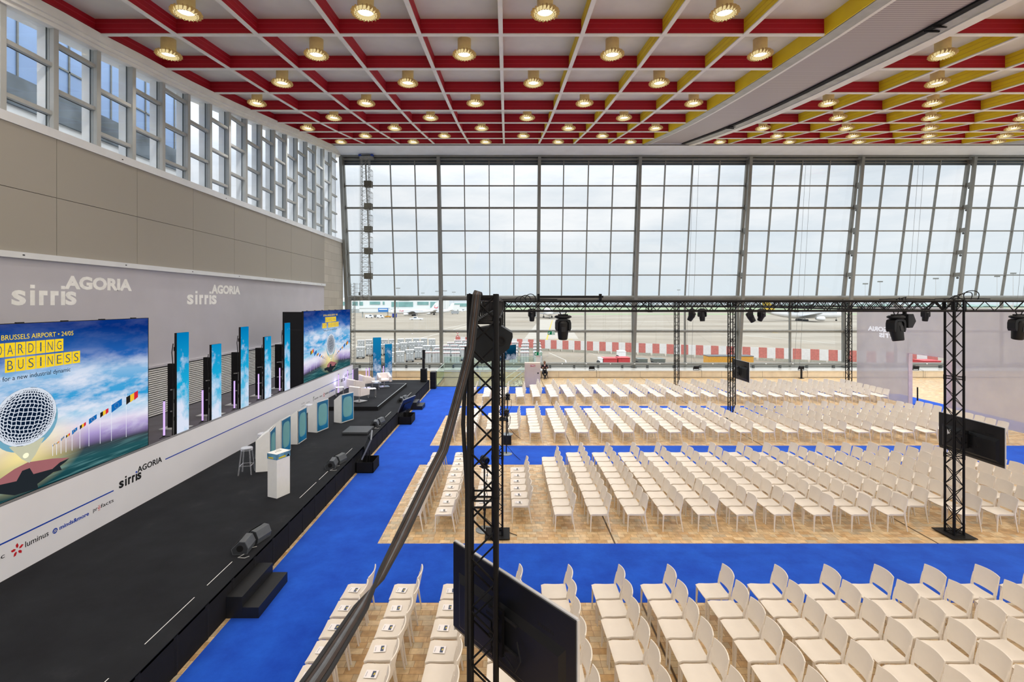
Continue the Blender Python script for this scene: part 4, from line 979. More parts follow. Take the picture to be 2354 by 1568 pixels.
# floor wedges
def wedge(x, y, rz, label):
    root = thing('floor_monitor', label, 'speaker', (x, y, ZS), rz, 'wedge monitors at the stage edge')
    prof = [(-.14,0),(.14,0),(.165,.11),(.10,.25),(-.02,.26),(-.17,.11)]
    mb = MB(); n = len(prof)
    for y0, y1, mt in ((-.19,.19,GRYP),): mb.add([(a,y0,b) for a, b in prof]+[(a,y1,b) for a, b in prof], [tuple(range(n)),tuple(range(n,2*n))[::-1]]+[(i,n+i,n+(i+1)%n,(i+1)%n) for i in range(n)], mt)
    mb.build('cabinet', root)
    mb = MB(); mb.add([(-.163,-.17,.122),(-.163,.17,.122),(-.02,.17,.265),(-.02,-.17,.265)], [(0,1,2,3)], BLKM, False, Matrix.Translation((-.012,0,.008))); mb.build('grille', root)
    mb = MB(); mb.add([(-.13,-.191,.01),(.13,-.191,.01),(.15,-.191,.11),(.09,-.191,.235),(-.015,-.191,.245),(-.155,-.191,.11)], [(0,1,2,3,4,5)], P('wedge_end_shade', (46,48,52), .6)); mb.lathe([(0,0),(.065,0),(.065,.006)], P('handle_hollow', (8,8,9), .9), 12, Matrix.Translation((.0,-.193,.12)) @ Matrix.Rotation(PI/2, 4, 'X')); mb.build('side_handle', root)  # end face in a darker grey, its shade painted in
    mb = MB(); mb.path([(.1,-.24,.03),(.02,-.33,.012),(.16,-.36,.012),(.22,-.30,.012)], .009, P('grey_cable', (150,150,150)), 6); mb.build('cable', root)
PN = ['next to the near steps','beside the black riser and ballot plinth','behind the black riser','nearest the glass wall']
for i, yv in enumerate((9.95,14.95,19.85,24.7)):
    wedge(-5.40, yv, .12, 'nearer grey wedge monitor of the pair %s' % ['above the near stage steps','facing the first lectern','beside the square black riser','beside the armchair platform'][i])
    wedge(-5.33, yv+.46, -.25, 'farther grey wedge monitor of the pair %s' % ['above the near stage steps','facing the first lectern','beside the square black riser','beside the armchair platform'][i])
# steps
def steps(y0, y1, label):
    root = thing('stage_steps', label, 'steps', (-4.77, (y0+y1)/2, 0), 0, 'black steps at the stage front')
    T = P('black_step_board', (27,28,31), .45, var=.1)
    mb = MB(); mb.box(XF+.002, -4.77, y0, y1, 0, .39, T); mb.build('upper_step', root, True)
    mb = MB(); mb.box(-4.769, -4.47, y0, y1, 0, .2, T); mb.build('lower_step', root, True)
steps(8.73, 9.88, 'black two-tread steps against the stage front, nearest the camera')
steps(25.72, 26.65, 'black two-tread steps against the stage front, near glass balustrade')
# tilted confidence monitors in black boxes
SCROFF = P('dark_screen_glass', (18,22,30), .12, var=.05, spec=.6); SILV = P('silver_bezel', (206,207,210), .35, .2)
def conf_monitor(y0, y1, ang, label):
    yc = (y0+y1)/2
    root = thing('confidence_monitor', label, 'monitor', (-4.72, yc, 0), 0, 'tilted monitors at the stage front')
    mb = MB()
    for a in ((XF+.03,-4.45,y0,y0+.02,.01,.36),(XF+.03,-4.45,y1-.02,y1,.01,.36),(XF+.03,XF+.05,y0,y1,.01,.36),(-4.47,-4.45,y0,y1,.01,.36),(XF+.03,-4.45,y0,y1,.008,.03)): mb.box(*a, BLKF)
    mb.build('box', root, True)
    mb = MB(); mb.tube((-4.75,yc-.15,.03),(-4.72,yc-.15,.62), .02, BLKM, 8); mb.tube((-4.75,yc+.15,.03),(-4.72,yc+.15,.62), .02, BLKM, 8); mb.build('bracket', root, True)
    M = Matrix.Translation((-4.78, yc, .86)) @ Matrix.Rotation(math.radians(ang), 4, 'Z') @ Matrix.Rotation(math.radians(25), 4, 'Y')
    mb = MB(); mb.box(0, .04, -.62, .62, -.35, .35, BLKP, M); mb.box(.04, .07, -.35, .35, -.28, .1, BLKP, M); p_ = mb.build('panel', root, True)
    mb = MB(); mb.box(-.004, 0, -.61, .61, -.34, .34, SCROFF, M); mb.build('display', root, True)
    SB = P('dull_monitor_bezel', (112,116,124), .5)
    mb = MB(); mb.box(-.005, .042, -.63, .63, .35, .358, SB, M); mb.box(-.005, .042, -.632, -.62, -.35, .35, SB, M); mb.box(-.005, .042, .62, .632, -.35, .35, SB, M); mb.build('bezel', root, True)
conf_monitor(16.16, 16.92, 14, 'tilted black monitor in a black box at stage front, nearer one')
conf_monitor(22.6, 23.6, -16, 'tilted black monitor in a black box at stage front, by platform')
# armchairs and side tables
def armchair(x, y, rz, label):
    root = thing('white_armchair', label, 'armchair', (x, y, .806), rz, 'white swivel armchairs on the platform')   # local -y is the front
    mb = MB(); mb.bbox(-.24, .24, -.32, .26, .34, .47, LEATH, .03); mb.build('seat', root)
    mb = MB(); mb.bbox(-.36, .36, .24, .36, .32, .78, LEATH, .025, Matrix.Translation((0,.0,0))); mb.build('backrest', root)
    for s_ in (-1, 1):
        mb = MB(); mb.add([(s_*.24,-.34,.32),(s_*.36,-.34,.32),(s_*.36,.30,.32),(s_*.24,.30,.32),(s_*.24,-.36,.60),(s_*.36,-.36,.60),(s_*.36,.30,.74),(s_*.24,.30,.74)], [(0,3,2,1),(4,5,6,7),(0,1,5,4),(1,2,6,5),(2,3,7,6),(3,0,4,7)], LEATH); mb.build('armrest', root)
    mb = MB(); mb.tube((0,0,.03),(0,0,.33), .03, CHROME, 12); mb.build('column', root)
    mb = MB(); mb.bbox(-.28, .28, -.28, .28, 0, .025, CHROME, .006); mb.build('base_plate', root)
for x, y, r, l in ((-7.3,24.0,math.radians(150),'white armchair nearest the lecterns, its back turned'),(-8.15,26.2,math.radians(140),'white armchair second from the lecterns, its back turned'),(-8.0,27.7,math.radians(125),'white armchair third from the lecterns, before a small table'),(-7.12,28.2,math.radians(25),'white armchair facing the room before the blue cloud columns')): armchair(x, y, r, l)
def side_table(x, y, label):
    root = thing('side_table', label, 'table', (x, y, .806), .4, 'small white side tables')
    mb = MB(); mb.bbox(-.2, .2, -.2, .2, .45, .465, WHT, .004); mb.build('tabletop', root)
    for a in (-.18, .18): mb = MB(); mb.path([(a,-.18,.45),(a,-.18,.012),(a,.18,.012),(a,.18,.45)], .012, CHROME, 6); mb.build('leg_frame', root)
side_table(-7.38, 27.3, 'small white table between the two rear armchairs'); side_table(-8.75, 25.4, 'small white table between armchair and printed fascia'); side_table(-6.95, 25.0, 'small white table right of the nearest armchair')
# column loudspeaker and subs at the far stage corner
r = thing('column_loudspeaker', 'slim black column loudspeaker on a bass box at far stage corner', 'speaker', (-5.32, 31.2, ZS))
mb = MB(); mb.bbox(-.19, .19, -.22, .22, .02, .85, BLKP, .012); mb.build('bass_box', r)
mb = MB(); mb.bbox(-.08, .08, -.10, .10, 1.45, 2.06, BLKP, .015); mb.bbox(-.08, .08, -.12, .08, .85, 1.48, BLKP, .015, Matrix.Translation((-.01,0,0))); mb.build('column', r)
r = thing('speaker_stack', 'stack of two black bass speakers on floor beyond the stage', 'speaker', (-4.85, 32.15, 0))
mb = MB(); mb.bbox(-.19, .19, -.25, .25, .01, .56, BLKP, .012); mb.build('lower_cabinet', r)
mb = MB(); mb.bbox(-.19, .19, -.25, .25, .57, 1.13, BLKP, .012); mb.build('upper_cabinet', r)
for zz in (.28, .85): mb = MB(); mb.lathe([(0,0),(.14,0),(.15,.01)], BLKM, 20, Matrix.Translation((-.0,-.252,zz)) @ Matrix.Rotation(PI/2, 4, 'X')); mb.build('woofer', r)
# ---------------------------------------------------------------- chairs
def chair_leg(mb, front, s, seg=4):
    if front: pts = [(-.215,s*.205,0),(-.208,s*.203,.22),(-.198,s*.200,.41),(-.19,s*.196,.43)]; w = [.009,.012,.016,.018]
    else: pts = [(.285,s*.208,0),(.245,s*.206,.22),(.212,s*.205,.42),(.215,s*.209,.50),(.235,s*.214,.60),(.252,s*.216,.68)]; w = [.009,.012,.017,.014,.011,.007]
    secs = [[(-a,-a*1.15),(a,-a*1.15),(a,a*1.15),(-a,a*1.15)] for a in w]
    mb.sweep(pts, secs, CHAIRM, up=(1, 0, 0)); return mb
def seat_fn(u, v):
    x = -.225+.455*u; y = (v-.5)*(.445-.02*u)
    z = .452+.010*(2*v-1)**2-.030*max(0, (.22-u)/.22)**2-.012*math.sin(PI*u)
    return (x, y, z)
def back_fn(u, v):
    """u up, v across"""
    h = .498+.325*u+.012*math.sin(PI*v)*u-.018*(1-math.sin(PI*v))*(1-u)*0
    y = (v-.5)*(.452-.012*u)
    x = .216+(h-.5)*.20+.042*(1-(2*v-1)**2)
    return (x, y, h)
def chair_parts(lo=False):
    n = (3, 4) if lo else (7, 8)
    seat = MB(); seat.shell(lambda u, v: seat_fn(u, v), n[0], n[1], .022, CHAIRM)
    if not lo: seat.box(-.20, .20, -.205, -.19, .40, .44, CHAIRM); seat.box(-.20, .20, .19, .205, .40, .44, CHAIRM); seat.box(-.205, -.19, -.20, .20, .40, .43, CHAIRM)
    back = MB(); back.shell(lambda u, v: back_fn(u, v), n[0], n[1], .016, CHAIRM)
    legs = []
    for f in (True, False):
        for s in (-1, 1): legs.append(chair_leg(MB(), f, s))
    return seat, back, legs
chair0 = thing('chair', 'ivory plastic chair', 'chair')
se, ba, le = chair_parts()
se.build('seat', chair0); ba.build('backrest', chair0)
for l in le: l.build('leg', chair0)
note_kids(chair0)
RA = [-2.95,-2.08,-1.18,-.27,.64,1.58,2.51,3.55,4.49,5.44,6.38,7.32,8.26,9.2]
RB = [-2.58,-1.77,-.8,.13,1.2,2.08,3.0,3.9,4.77,5.7,6.65,7.63,8.55,9.46,10.4,11.3,12.2,13.15,14.1,15.05]
RC = [-2.6,-1.7,-.85,.08,.97,1.96,2.9,3.84,4.74,5.7,6.65,7.6,8.58,9.5,10.45,11.4,12.35,13.3,14.3,15.2,16.1,17.05,18.0,18.95,19.9]
RD = [-2.3,-1.35,-.4,.56,1.49,2.47,3.4,4.37,5.39,6.39,7.43,8.45,9.47,10.4,11.4,12.4,13.3,14.2,15.1,16.0,16.95,17.9,18.9,19.9,20.95]
PIT = .503
SEATS = []     # (block, row, seat number, x, y, flyer)
def addrow(block, r, xf, y_first, n, step, flyer):
    for k in range(n):
        j = random.uniform(-.012, .012); SEATS.append((block, r, k, xf+.225+random.uniform(-.015,.015), y_first+step*PIT*k+j, flyer))
for r, x in enumerate(RA): addrow(0, r, x, 8.82, 7, -1, r < 3)
for r, x in enumerate(RB):
    if r in (2, 3): addrow(1, r, x, 12.72, 6, 1, True)
    else: addrow(1, r, x, 12.23, 9 if r == 4 else 10, 1, r < 2)
for r, x in enumerate(RC): addrow(2, r, x, 20.35 if r in (2, 3) else 19.85, 6 if r in (2, 3) else 9, 1, False)
for r, x in enumerate(RD): addrow(3, r, x, 27.32, 6 if r < 4 else 8, 1, False)
def in_view(x, y, z):
    if y < .3: return False
    u = U0+F*x/y; v = V0-F*(z-H)/y
    return -20 < u < 2375 and -20 < v < 1585
SEATS = [s for s in SEATS if any(in_view(s[3]+a, s[4]+b, c) for a in (-.22, .3) for b in (-.22, .22) for c in (.4, .8))]
TOW = [(XX, YY) for XX in (-.216, 10.99, 22.2) for YY in (11.87, 23.6, 31.2)]
SEATS = [s for s in SEATS if not any(abs(s[3]-a) < .46 and abs(s[4]-b) < .40 for a, b in TOW)]
SEATS.sort(key=lambda s: s[4])
BLOCK = ['nearest block', 'second block', 'third block', 'last block']
SIDE = ['from blue aisle', 'from near blue aisle', 'from near blue aisle', 'from near blue aisle']
FLY = P('flyer_paper', (240,236,236), .5, var=.02); FLD = P('flyer_picture_dark', (66,78,104), .5, var=.4, scale=30); FLY2 = P('flyer_print_yellow', (226,204,70), .5)
flyer0 = thing('flyer', 'flyer', 'flyer')
mb = MB(); mb.box(-.105, .075, -.075, .075, 0, .002, FLY); mb.build('paper', flyer0)
mb = MB(); mb.box(-.005, .042, -.06, .055, .002, .0028, FLD); mb.add([(.015,-.01,.003),(.028,.03,.003),(.04,.0,.003),(.028,-.02,.003)], [(0,1,2,3)], FLY2); mb.box(-.085, -.078, -.05, .04, .002, .0028, P('flyer_text_grey', (140,142,150))); mb.build('print', flyer0)
note_kids(flyer0)
first = True; ffirst = True
for i, (b, r, k, x, y, fl) in enumerate(SEATS[:300]):
    lab = 'ivory plastic chair, %s, %s row from stage, %s seat %s' % (BLOCK[b], ORD[r], ORD[k], SIDE[b])
    rz = random.uniform(-.03, .03)
    if first: chair0.location = (x, y, 0); chair0.rotation_euler = (0, 0, rz); chair0['label'] = lab; chair0['group'] = 'ivory audience chairs'; first = False
    else: dup(chair0, (x, y, 0), rz, lab, 'ivory audience chairs')
    if fl and not (b == 0 and r == 2 and k > 3):
        lab = 'printed flyer on the %s seat %s, %s row, %s' % (ORD[k], SIDE[b], ORD[r], BLOCK[b])
        loc = (x-.03, y+random.uniform(-.02, .02), .456); rz = random.uniform(-.12, .12)
        if ffirst: flyer0.location = loc; flyer0.rotation_euler = (0, 0, rz); flyer0['label'] = lab; flyer0['group'] = 'flyers on reserved seats'; ffirst = False
        else: dup(flyer0, loc, rz, lab, 'flyers on reserved seats')
if len(SEATS) > 300:
    se, ba, le = chair_parts(True); one = MB()
    for p in [se, ba]+le: one.add(p.v, p.f, CHAIRM, p.sm[0])
    mb = MB()
    for (b, r, k, x, y, fl) in SEATS[300:]:
        mb.add(one.v, one.f, CHAIRM, False, Matrix.Translation((x, y, 0)) @ Matrix.Rotation(random.uniform(-.03, .03), 4, 'Z'))
    mb.sm = (one.sm*len(SEATS[300:]))
    tag(mb.build('far_chairs'), 'rows of ivory plastic chairs in the rear blocks towards the glass wall', 'chairs', kind='stuff')
# ---------------------------------------------------------------- truss rig
TW = .24; TR = .0255; DR = .0095
TRM = P('truss_black_paint', (14,14,16), .5, .0, var=.2, scale=10, spec=.18)
def truss(name, label, p0, p1, group, base=0.0, part_of=None, side=Vector((1, 0, 0)), w=TW):
    """square lattice truss; p0, p1 the corners of its two left-near chord ends' centre line"""
    p0 = Vector(p0); p1 = Vector(p1); d = (p1-p0).normalized(); a = (side-d*side.dot(d)).normalized(); b = d.cross(a)
    root = part_of or thing(name, label, 'truss', p0, 0, group)
    cs = [a*(sx*w/2)+b*(sy*w/2) for sx, sy in ((-1,-1),(1,-1),(1,1),(-1,1))]
    for c in cs:
        mb = MB(); mb.tube(p0+c, p1+c, TR, TRM, 8); mb.build('chord', root, True)
    L = (p1-p0).length; n = max(2, int(L/.235)); st = L/n
    mb = MB()
    for f in range(4):
        c0, c1 = cs[f], cs[(f+1) % 4]
        for k in range(n):
            q0, q1 = (c0, c1) if (k+f) % 2 == 0 else (c1, c0)
            mb.tube(p0+q0+d*(k*st), p0+q1+d*((k+1)*st), DR, TRM, 5, caps=False)
        for k in (0, n) if n < 9 else (0, n//3, 2*n//3, n):
            for e in (-.03, .03):
                t = min(max(k*st+e, .02), L-.02); mb.tube(p0+c0+d*t, p0+c1+d*t, DR, TRM, 5, caps=False)
    for k in ([n//3, 2*n//3] if n >= 9 else []):
        for c in cs: mb.tube(p0+c+d*(k*st-.06), p0+c+d*(k*st+.06), TR+.006, TRM, 8)
    mb.build('bracing', root, True)
    return root
ZTOP = 5.62     # centre line of the horizontal trusses
def tower(x, y, label, plate=True):
    r = truss('truss_tower', label, (x, y, .03), (x, y, ZTOP+.16), 'black truss towers')
    if plate: mb = MB(); mb.bbox(-.30, .30, -.30, .30, 0, .02, TRM, .004); mb.build('base_plate', r)
    return r
XT = -.216; XD = 10.99; XE = 22.08
tA = tower(XT, 4.53, 'nearest black truss tower carrying the thick cable bundle')
tower(XT, 11.87, 'black truss tower on square plate behind the nearest tower')
tower(XT, 23.6, 'black truss tower in the third chair block, behind two others')
tower(XT, 31.2, 'black truss tower carrying the lit screen by the balustrade')
tower(XD, 11.87, 'large black truss tower at right beside the blue aisle')
tower(XD, 23.6, 'black truss tower with a wall screen in the third chair block')
tower(XD, 31.2, 'thin far black truss tower among the last chair block')
tower(XE, 31.2, 'far black truss tower at the left edge of the scrim')
HG = 'horizontal black trusses of the lighting rig'
def htruss(a, b, label): return truss('truss_beam', label, (*a, ZTOP), (*b, ZTOP), HG, side=Vector((0, 0, 1)))
htruss((XT, 4.67), (XT, 11.72), 'black truss running from the nearest tower to the one behind')
hB = htruss((XT+.15, 11.87), (XD-.15, 11.87), 'long black truss crossing the hall before the glass wall')
htruss((XD+.15, 11.87), (XD+9.5, 11.87), 'black truss running right from the large right tower')
htruss((XT, 12.02), (XT, 23.45), 'black truss running back from the plate tower to the third block')
htruss((XT+.15, 23.6), (XD-.15, 23.6), 'farther black truss crossing over the third chair block')
htruss((XD+.15, 23.6), (XE-.15, 23.6), 'farther black truss right of the wall screen tower')
htruss((XD, 12.02), (XD, 23.45), 'black truss running back from the large right tower')
htruss((XT+.15, 31.2), (XD-.15, 31.2), 'farthest black truss near the glass wall, left half')
htruss((XD+.15, 31.2), (XE-.15, 31.2), 'farthest black truss near the glass wall, right half')
htruss((XT, 23.75), (XT, 31.05), 'black truss running back to the balustrade tower')
htruss((XD, 23.75), (XD, 31.05), 'black truss running back to the thin far tower')
# loose pipe and cable coils on top of the trusses
r = thing('rigging_pipe', 'black pipe lying on the crossing truss with clamps', 'pipe', (1.0, 11.74, ZTOP+.155))
mb = MB(); mb.tube((-.2,-.0,.07),(1.35,-.0,.07), .026, TRM, 10); mb.build('pipe', r)
mb = MB()
for x in (-.22, 1.28): mb.bbox(x-.03, x+.03, -.05, .05, -.01, .14, TRM, .008); mb.tube((x,-.05,.07),(x,-.12,.10), .008, TRM, 6)
mb.build('clamp', r)
def coil(x, y, z, label, rad=.13, n=3):
    r = thing('cable_coil', label, 'cable', (x, y, z), 0, 'loose cable loops on the trusses'); mb = MB()
    for k in range(n):
        c = Vector((.12*k, random.uniform(-.06,.06), 0)); pts = []
        for i in range(13):
            a = PI*i/12; pts.append(c+Vector((rad*math.cos(a), .06*math.sin(a*2+k), rad*(.6+.25*k)*math.sin(a))))
        mb.path(pts, .010, BLKM, 6)
    mb.path([(-.5,.0,.01),(-.1,.08,.02),(.3,-.05,.02),(.9,.05,.01)], .012, BLKM, 6); mb.build('loop', r)
coil(.35, 11.85, ZTOP+.15, 'loose black cable loops on the truss above the nearest tower')
coil(11.0, 11.85, ZTOP+.16, 'tangled black cables on top of the large right tower', .16, 4)
coil(9.6, 11.8, ZTOP+.15, 'black cables lying left of the large right tower top', .08, 2)
# thick cable bundle from the nearest tower down to the camera's balcony
cb = thing('cable_bundle', 'thick dark cable bundle sagging from the nearest truss tower', 'cable', (-.3, 4.5, 5.8))
cpts = [(1102,684,4.56),(1100,675,4.5),(1098,672,4.43),(1096,678,4.34),(1091,722,4.31),(1082,800,4.28),(1062,880,4.2),(1040,960,4.06),(1019,1035,3.86),(995,1082,3.68),(961,1152,3.4),(925,1227,3.08),(878,1318,2.7),(830,1396,2.35),(788,1462,2.05),(742,1534,1.75),(690,1610,1.5),(600,1720,1.25)]
path = [Vector(((u-U0)*y/F, y, H+(V0-v)*y/F)) for u, v, y in cpts]
RUB = [P('rubber_cable_black', (34,34,36), .5, var=.2, scale=12), P('rubber_cable_brown', (58,46,40), .5, var=.2, scale=12), P('rubber_cable_grey', (92,96,102), .4, var=.2, scale=12), P('rubber_cable_brown', (58,46,40))]
for k in range(5):
    ox = (k-2)*.0145; oz = .008*((k*7) % 3-1)
    pts = []
    for i, p in enumerate(path):
        d = (path[min(i+1, len(path)-1)]-path[max(i-1, 0)]).normalized(); sd = d.cross(Vector((0, 1, 0))).normalized()
        pts.append(p+sd*(ox*(1 if i > 2 else .9))+Vector((0, oz, 0)))
    mb = MB(); mb.path(pts, .0105, RUB[k % 4], 8); mb.build('cable', cb, True)
mb = MB(); mb.path([(-.36,4.38,5.3),(-.39,4.36,4.6),(-.355,4.37,4.0),(-.36,4.38,2.6)], .02, BLKM, 6); mb.path([(-.33,4.35,5.2),(-.34,4.33,4.3),(-.325,4.35,2.5)], .012, BLKM, 6); mb.build('strapped_cable', tA, True)
# loudspeaker hung behind the nearest tower
r = thing('hung_loudspeaker', 'black wedge loudspeaker hung under truss behind the nearest tower', 'speaker', (-.10, 5.25, 5.3))
poly = [(-.30,-.12),(-.26,.12),(.02,.17),(.165,.08),(.168,.04),(.13,-.08),(-.02,-.2),(-.16,-.24)]
mb = MB(); mb.prism(poly, -.18, .18, BLKP, Matrix.Rotation(PI/2, 4, 'X')); mb.build('cabinet', r)
mb = MB(); mb.lathe([(0,0),(.05,.0),(.055,.01),(.045,.012),(.02,-.002)], BLKM, 20, Matrix.Translation((.04,-.182,.0)) @ Matrix.Rotation(PI/2, 4, 'X')); mb.build('side_handle', r)
mb = MB(); mb.box(-.05, .05, -.2, .2, .16, .24, TRM); mb.build('bracket', r)
# moving heads
def moving_head(x, y, yaw, tilt, label, s=1.0):
    """hangs by its base from the truss; local z up, base at the top"""
    r = thing('moving_head', label, 'stage light', (x, y, ZTOP-.15), yaw, 'black moving head lights under the trusses')
    mb = MB(); mb.tube((-.08,0,0),(-.05,0,-.06*s), .012, BLKM, 6); mb.tube((.08,0,0),(.05,0,-.06*s), .012, BLKM, 6); mb.bbox(-.12,.12,-.05,.05,-.085*s,-.05*s, BLKM, .01); mb.build('clamp', r)
    mb = MB(); mb.lathe([(.0,-.16*s),(.15*s,-.16*s),(.21*s,-.13*s),(.21*s,-.10*s),(.17*s,-.08*s),(0,-.08*s)], BLKP, 16, Matrix.Diagonal((1.0,.75,1,1))); mb.build('base', r)
    mb = MB()
    yk = [(-.10,-.165),(.10,-.165),(.165,-.19),(.188,-.26),(.19,-.40),(.165,-.46),(.14,-.46),(.128,-.40),(.128,-.26),(.09,-.215),(-.09,-.215),(-.128,-.26),(-.128,-.40),(-.14,-.46),(-.165,-.46),(-.19,-.40),(-.188,-.26),(-.165,-.19)]
    MR = Matrix.Rotation(PI/2, 4, 'X'); n = len(yk); d_ = .10*s
    q = [(a*s, b*s) for a, b in yk]
    mb.add([(a,-d_,b) for a, b in q]+[(a,d_,b) for a, b in q], [(i,(i+1)%n,n+(i+1)%n,n+i) for i in range(n)], BLKP)
    for o_ in (0, n):
        mb.f += [[len(mb.v)-2*n+o_+i for i in f] for f in ((0,1,9,10),(1,2,3,8,9),(3,4,7,8),(4,5,6,7),(10,11,16,17,0),(11,12,15,16),(12,13,14,15))]; mb.m += [0]*7; mb.sm += [False]*7
    mb.build('yoke', r)
    M = Matrix.Translation((0, 0, -.40*s)) @ Matrix.Rotation(tilt, 4, 'X')
    mb = MB(); mb.lathe([(.0,.20*s),(.09*s,.20*s),(.135*s,.15*s),(.14*s,.0),(.13*s,-.12*s),(.115*s,-.26*s),(.10*s,-.275*s),(0,-.265*s)], BLKP, 18, M); mb.build('head', r)
    mb = MB(); mb.lathe([(.0,-.268*s),(.095*s,-.277*s),(.105*s,-.27*s)], SCROFF, 18, M); mb.build('lens', r)
    mb = MB(); mb.box(-.05*s, .05*s, -.141*s, -.138*s, -.06*s, .06*s, P('vent_grille', (40,42,46)), M); mb.build('vent', r)
for (x, y, yaw, t, s, l) in ((1.39,11.87,0,.12,1.0,'big black moving head left of centre under the crossing truss'),(9.56,11.87,.3,-.2,1.05,'big black moving head left of the large right tower'),(12.58,11.87,0,.15,1.0,'black moving head cut by the right edge of the picture'),(1.25,23.6,0,.1,1.0,'small far black moving head beside the centre mullion'),(9.05,23.6,.9,.5,1.0,'far black moving head left of its twin, mid right'),(9.55,23.6,.2,-.1,1.0,'far black moving head right of its twin, mid right'),(11.9,23.6,1.2,-.5,1.1,'far black moving head tilted away, right of the screen tower'),(12.45,23.6,.5,.4,1.0,'far black moving head just right of the tilted one'),(20.45,23.6,.3,.1,1.0,'small far black moving head in front of the scrim')):
    moving_head(x, y, yaw, t, l, s)
r = thing('wash_light', 'dark flood speaker hung beside the big moving head before the scrim', 'stage light', (9.92, 12.05, ZTOP-.15), .5)
mb = MB(); mb.prism([(-.1,-.34),(.12,-.34),(.30,-.18),(.16,.0),(-.1,.0)], -.12, .12, BLKP, Matrix.Translation((0,0,-.05)) @ Matrix.Rotation(PI/2, 4, 'X')); mb.build('housing', r)
mb = MB(); mb.box(-.04, .04, -.03, .03, -.06, .02, TRM); mb.build('bracket', r)
# flat screens on the towers
TVIMG = cloud_column_mat('tower_screen_picture', 1.2, (16,74,110), (24,96,130), (10,60,90), .78, .6)
def tv(x, y, z, yaw, label, w=1.67, h=.95, lit=False):
    """local +x is the viewing side, y along the width; hung by its back"""
    r = thing('flat_screen', label, 'screen', (x, y, z), yaw, 'flat screens on the truss towers')
    mb = MB()
    mb.add([(0,-w/2,-h/2),(0,w/2,-h/2),(0,w/2,h/2),(0,-w/2,h/2),(-.035,-w/2,-h/2+.06),(-.035,w/2,-h/2+.06),(-.035,w/2,h/2),(-.035,-w/2,h/2)], [(0,1,2,3),(7,6,5,4),(0,4,5,1),(1,5,6,2),(2,6,7,3),(3,7,4,0)], BLKP)
    mb.add([(-.035,-w/2+.10,-h/2+.10),(-.035,w/2-.10,-h/2+.10),(-.035,w/2-.10,h/2-.28),(-.035,-w/2+.10,h/2-.28),(-.065,-w/2+.16,-h/2+.14),(-.065,w/2-.16,-h/2+.14),(-.065,w/2-.16,h/2-.36),(-.065,-w/2+.16,h/2-.36)], [(7,6,5,4),(0,4,5,1),(1,5,6,2),(2,6,7,3),(3,7,4,0)], BLKP)
    mb.box(-.075, -.06, w*.10, w*.32, -h/2+.16, -.02, BLKP)
    mb.build('housing', r)
    mb = MB(); mb.box(0, .003, -w/2+.012, w/2-.012, -h/2+.012, h/2-.012, TVIMG if lit else SCROFF); mb.build('display', r)
    mb = MB(); mb.box(-.02, .006, -w/2-.004, w/2+.004, h/2, h/2+.012, SILV); mb.box(-.02, .006, -w/2-.012, -w/2, -h/2, h/2, SILV); mb.box(-.02, .006, w/2, w/2+.012, -h/2, h/2, SILV); mb.build('bezel', r)
    mb = MB(); mb.box(-.0655, -.065, w*.28, w*.335, .0, .10, WHT); mb.box(-.066, -.0655, w*.30, w*.333, -.045, .0, WHT)
    for k in range(5): mb.box(-.0665, -.0655, w*.285, w*.32, .015+.016*k, .02+.016*k, INK)
    mb.build('rating_label', r)
    mb = MB(); mb.box(-.085, -.066, -.2, .2, -.155, -.14, BLKM); mb.box(-.085, -.066, -.2, .2, .11, .125, BLKM); mb.box(-.125, -.095, -.05, .05, -.22, .2, TRM); mb.tube((-.12,0,-.1),(-.19,0,-.1), .016, BLKM, 8); mb.tube((-.12,0,.12),(-.19,0,.12), .016, BLKM, 8); mb.build('wall_mount', r)
    mb = MB()
    for k in range(16): mb.box(-.0665, -.065, w*.04+.012*k, w*.04+.006+.012*k, .02, .05, BLKM); mb.box(-.0365, -.035, -w*.36+.012*k, -w*.36+.006+.012*k, h/2-.24, h/2-.21, BLKM)
    mb.build('vent', r)
    mb = MB(); mb.path([(-.09,-.22,.0),(-.12,-.3,-.12),(-.11,-.22,-.26),(-.10,-.05,-.2),(-.11,.1,-.3),(-.09,.14,-.1)], .007, BLKM, 6); mb.build('cable', r)
    return r
# near screen: plane from (-.54, 5.2) to (.58, 3.91)
yw = math.atan2(1.29, -1.12)          # direction of the screen's width
tv(.02, 4.555+.0, 3.138-.475, yw-PI/2, 'large flat screen seen from behind on the nearest tower', 1.71, .95)
tv(11.42, 11.9, 2.83-.47, 0, 'flat screen seen from behind on the large right tower', 1.67, .93)
tv(11.42, 23.55, 2.88-.47, 0, 'far flat screen seen from behind on the third block tower', 1.67, .95)
tv(.08, 30.75, 3.0-.47, -PI/2+.75, 'lit flat screen with blue picture on the balustrade tower', 1.5, .93, True)
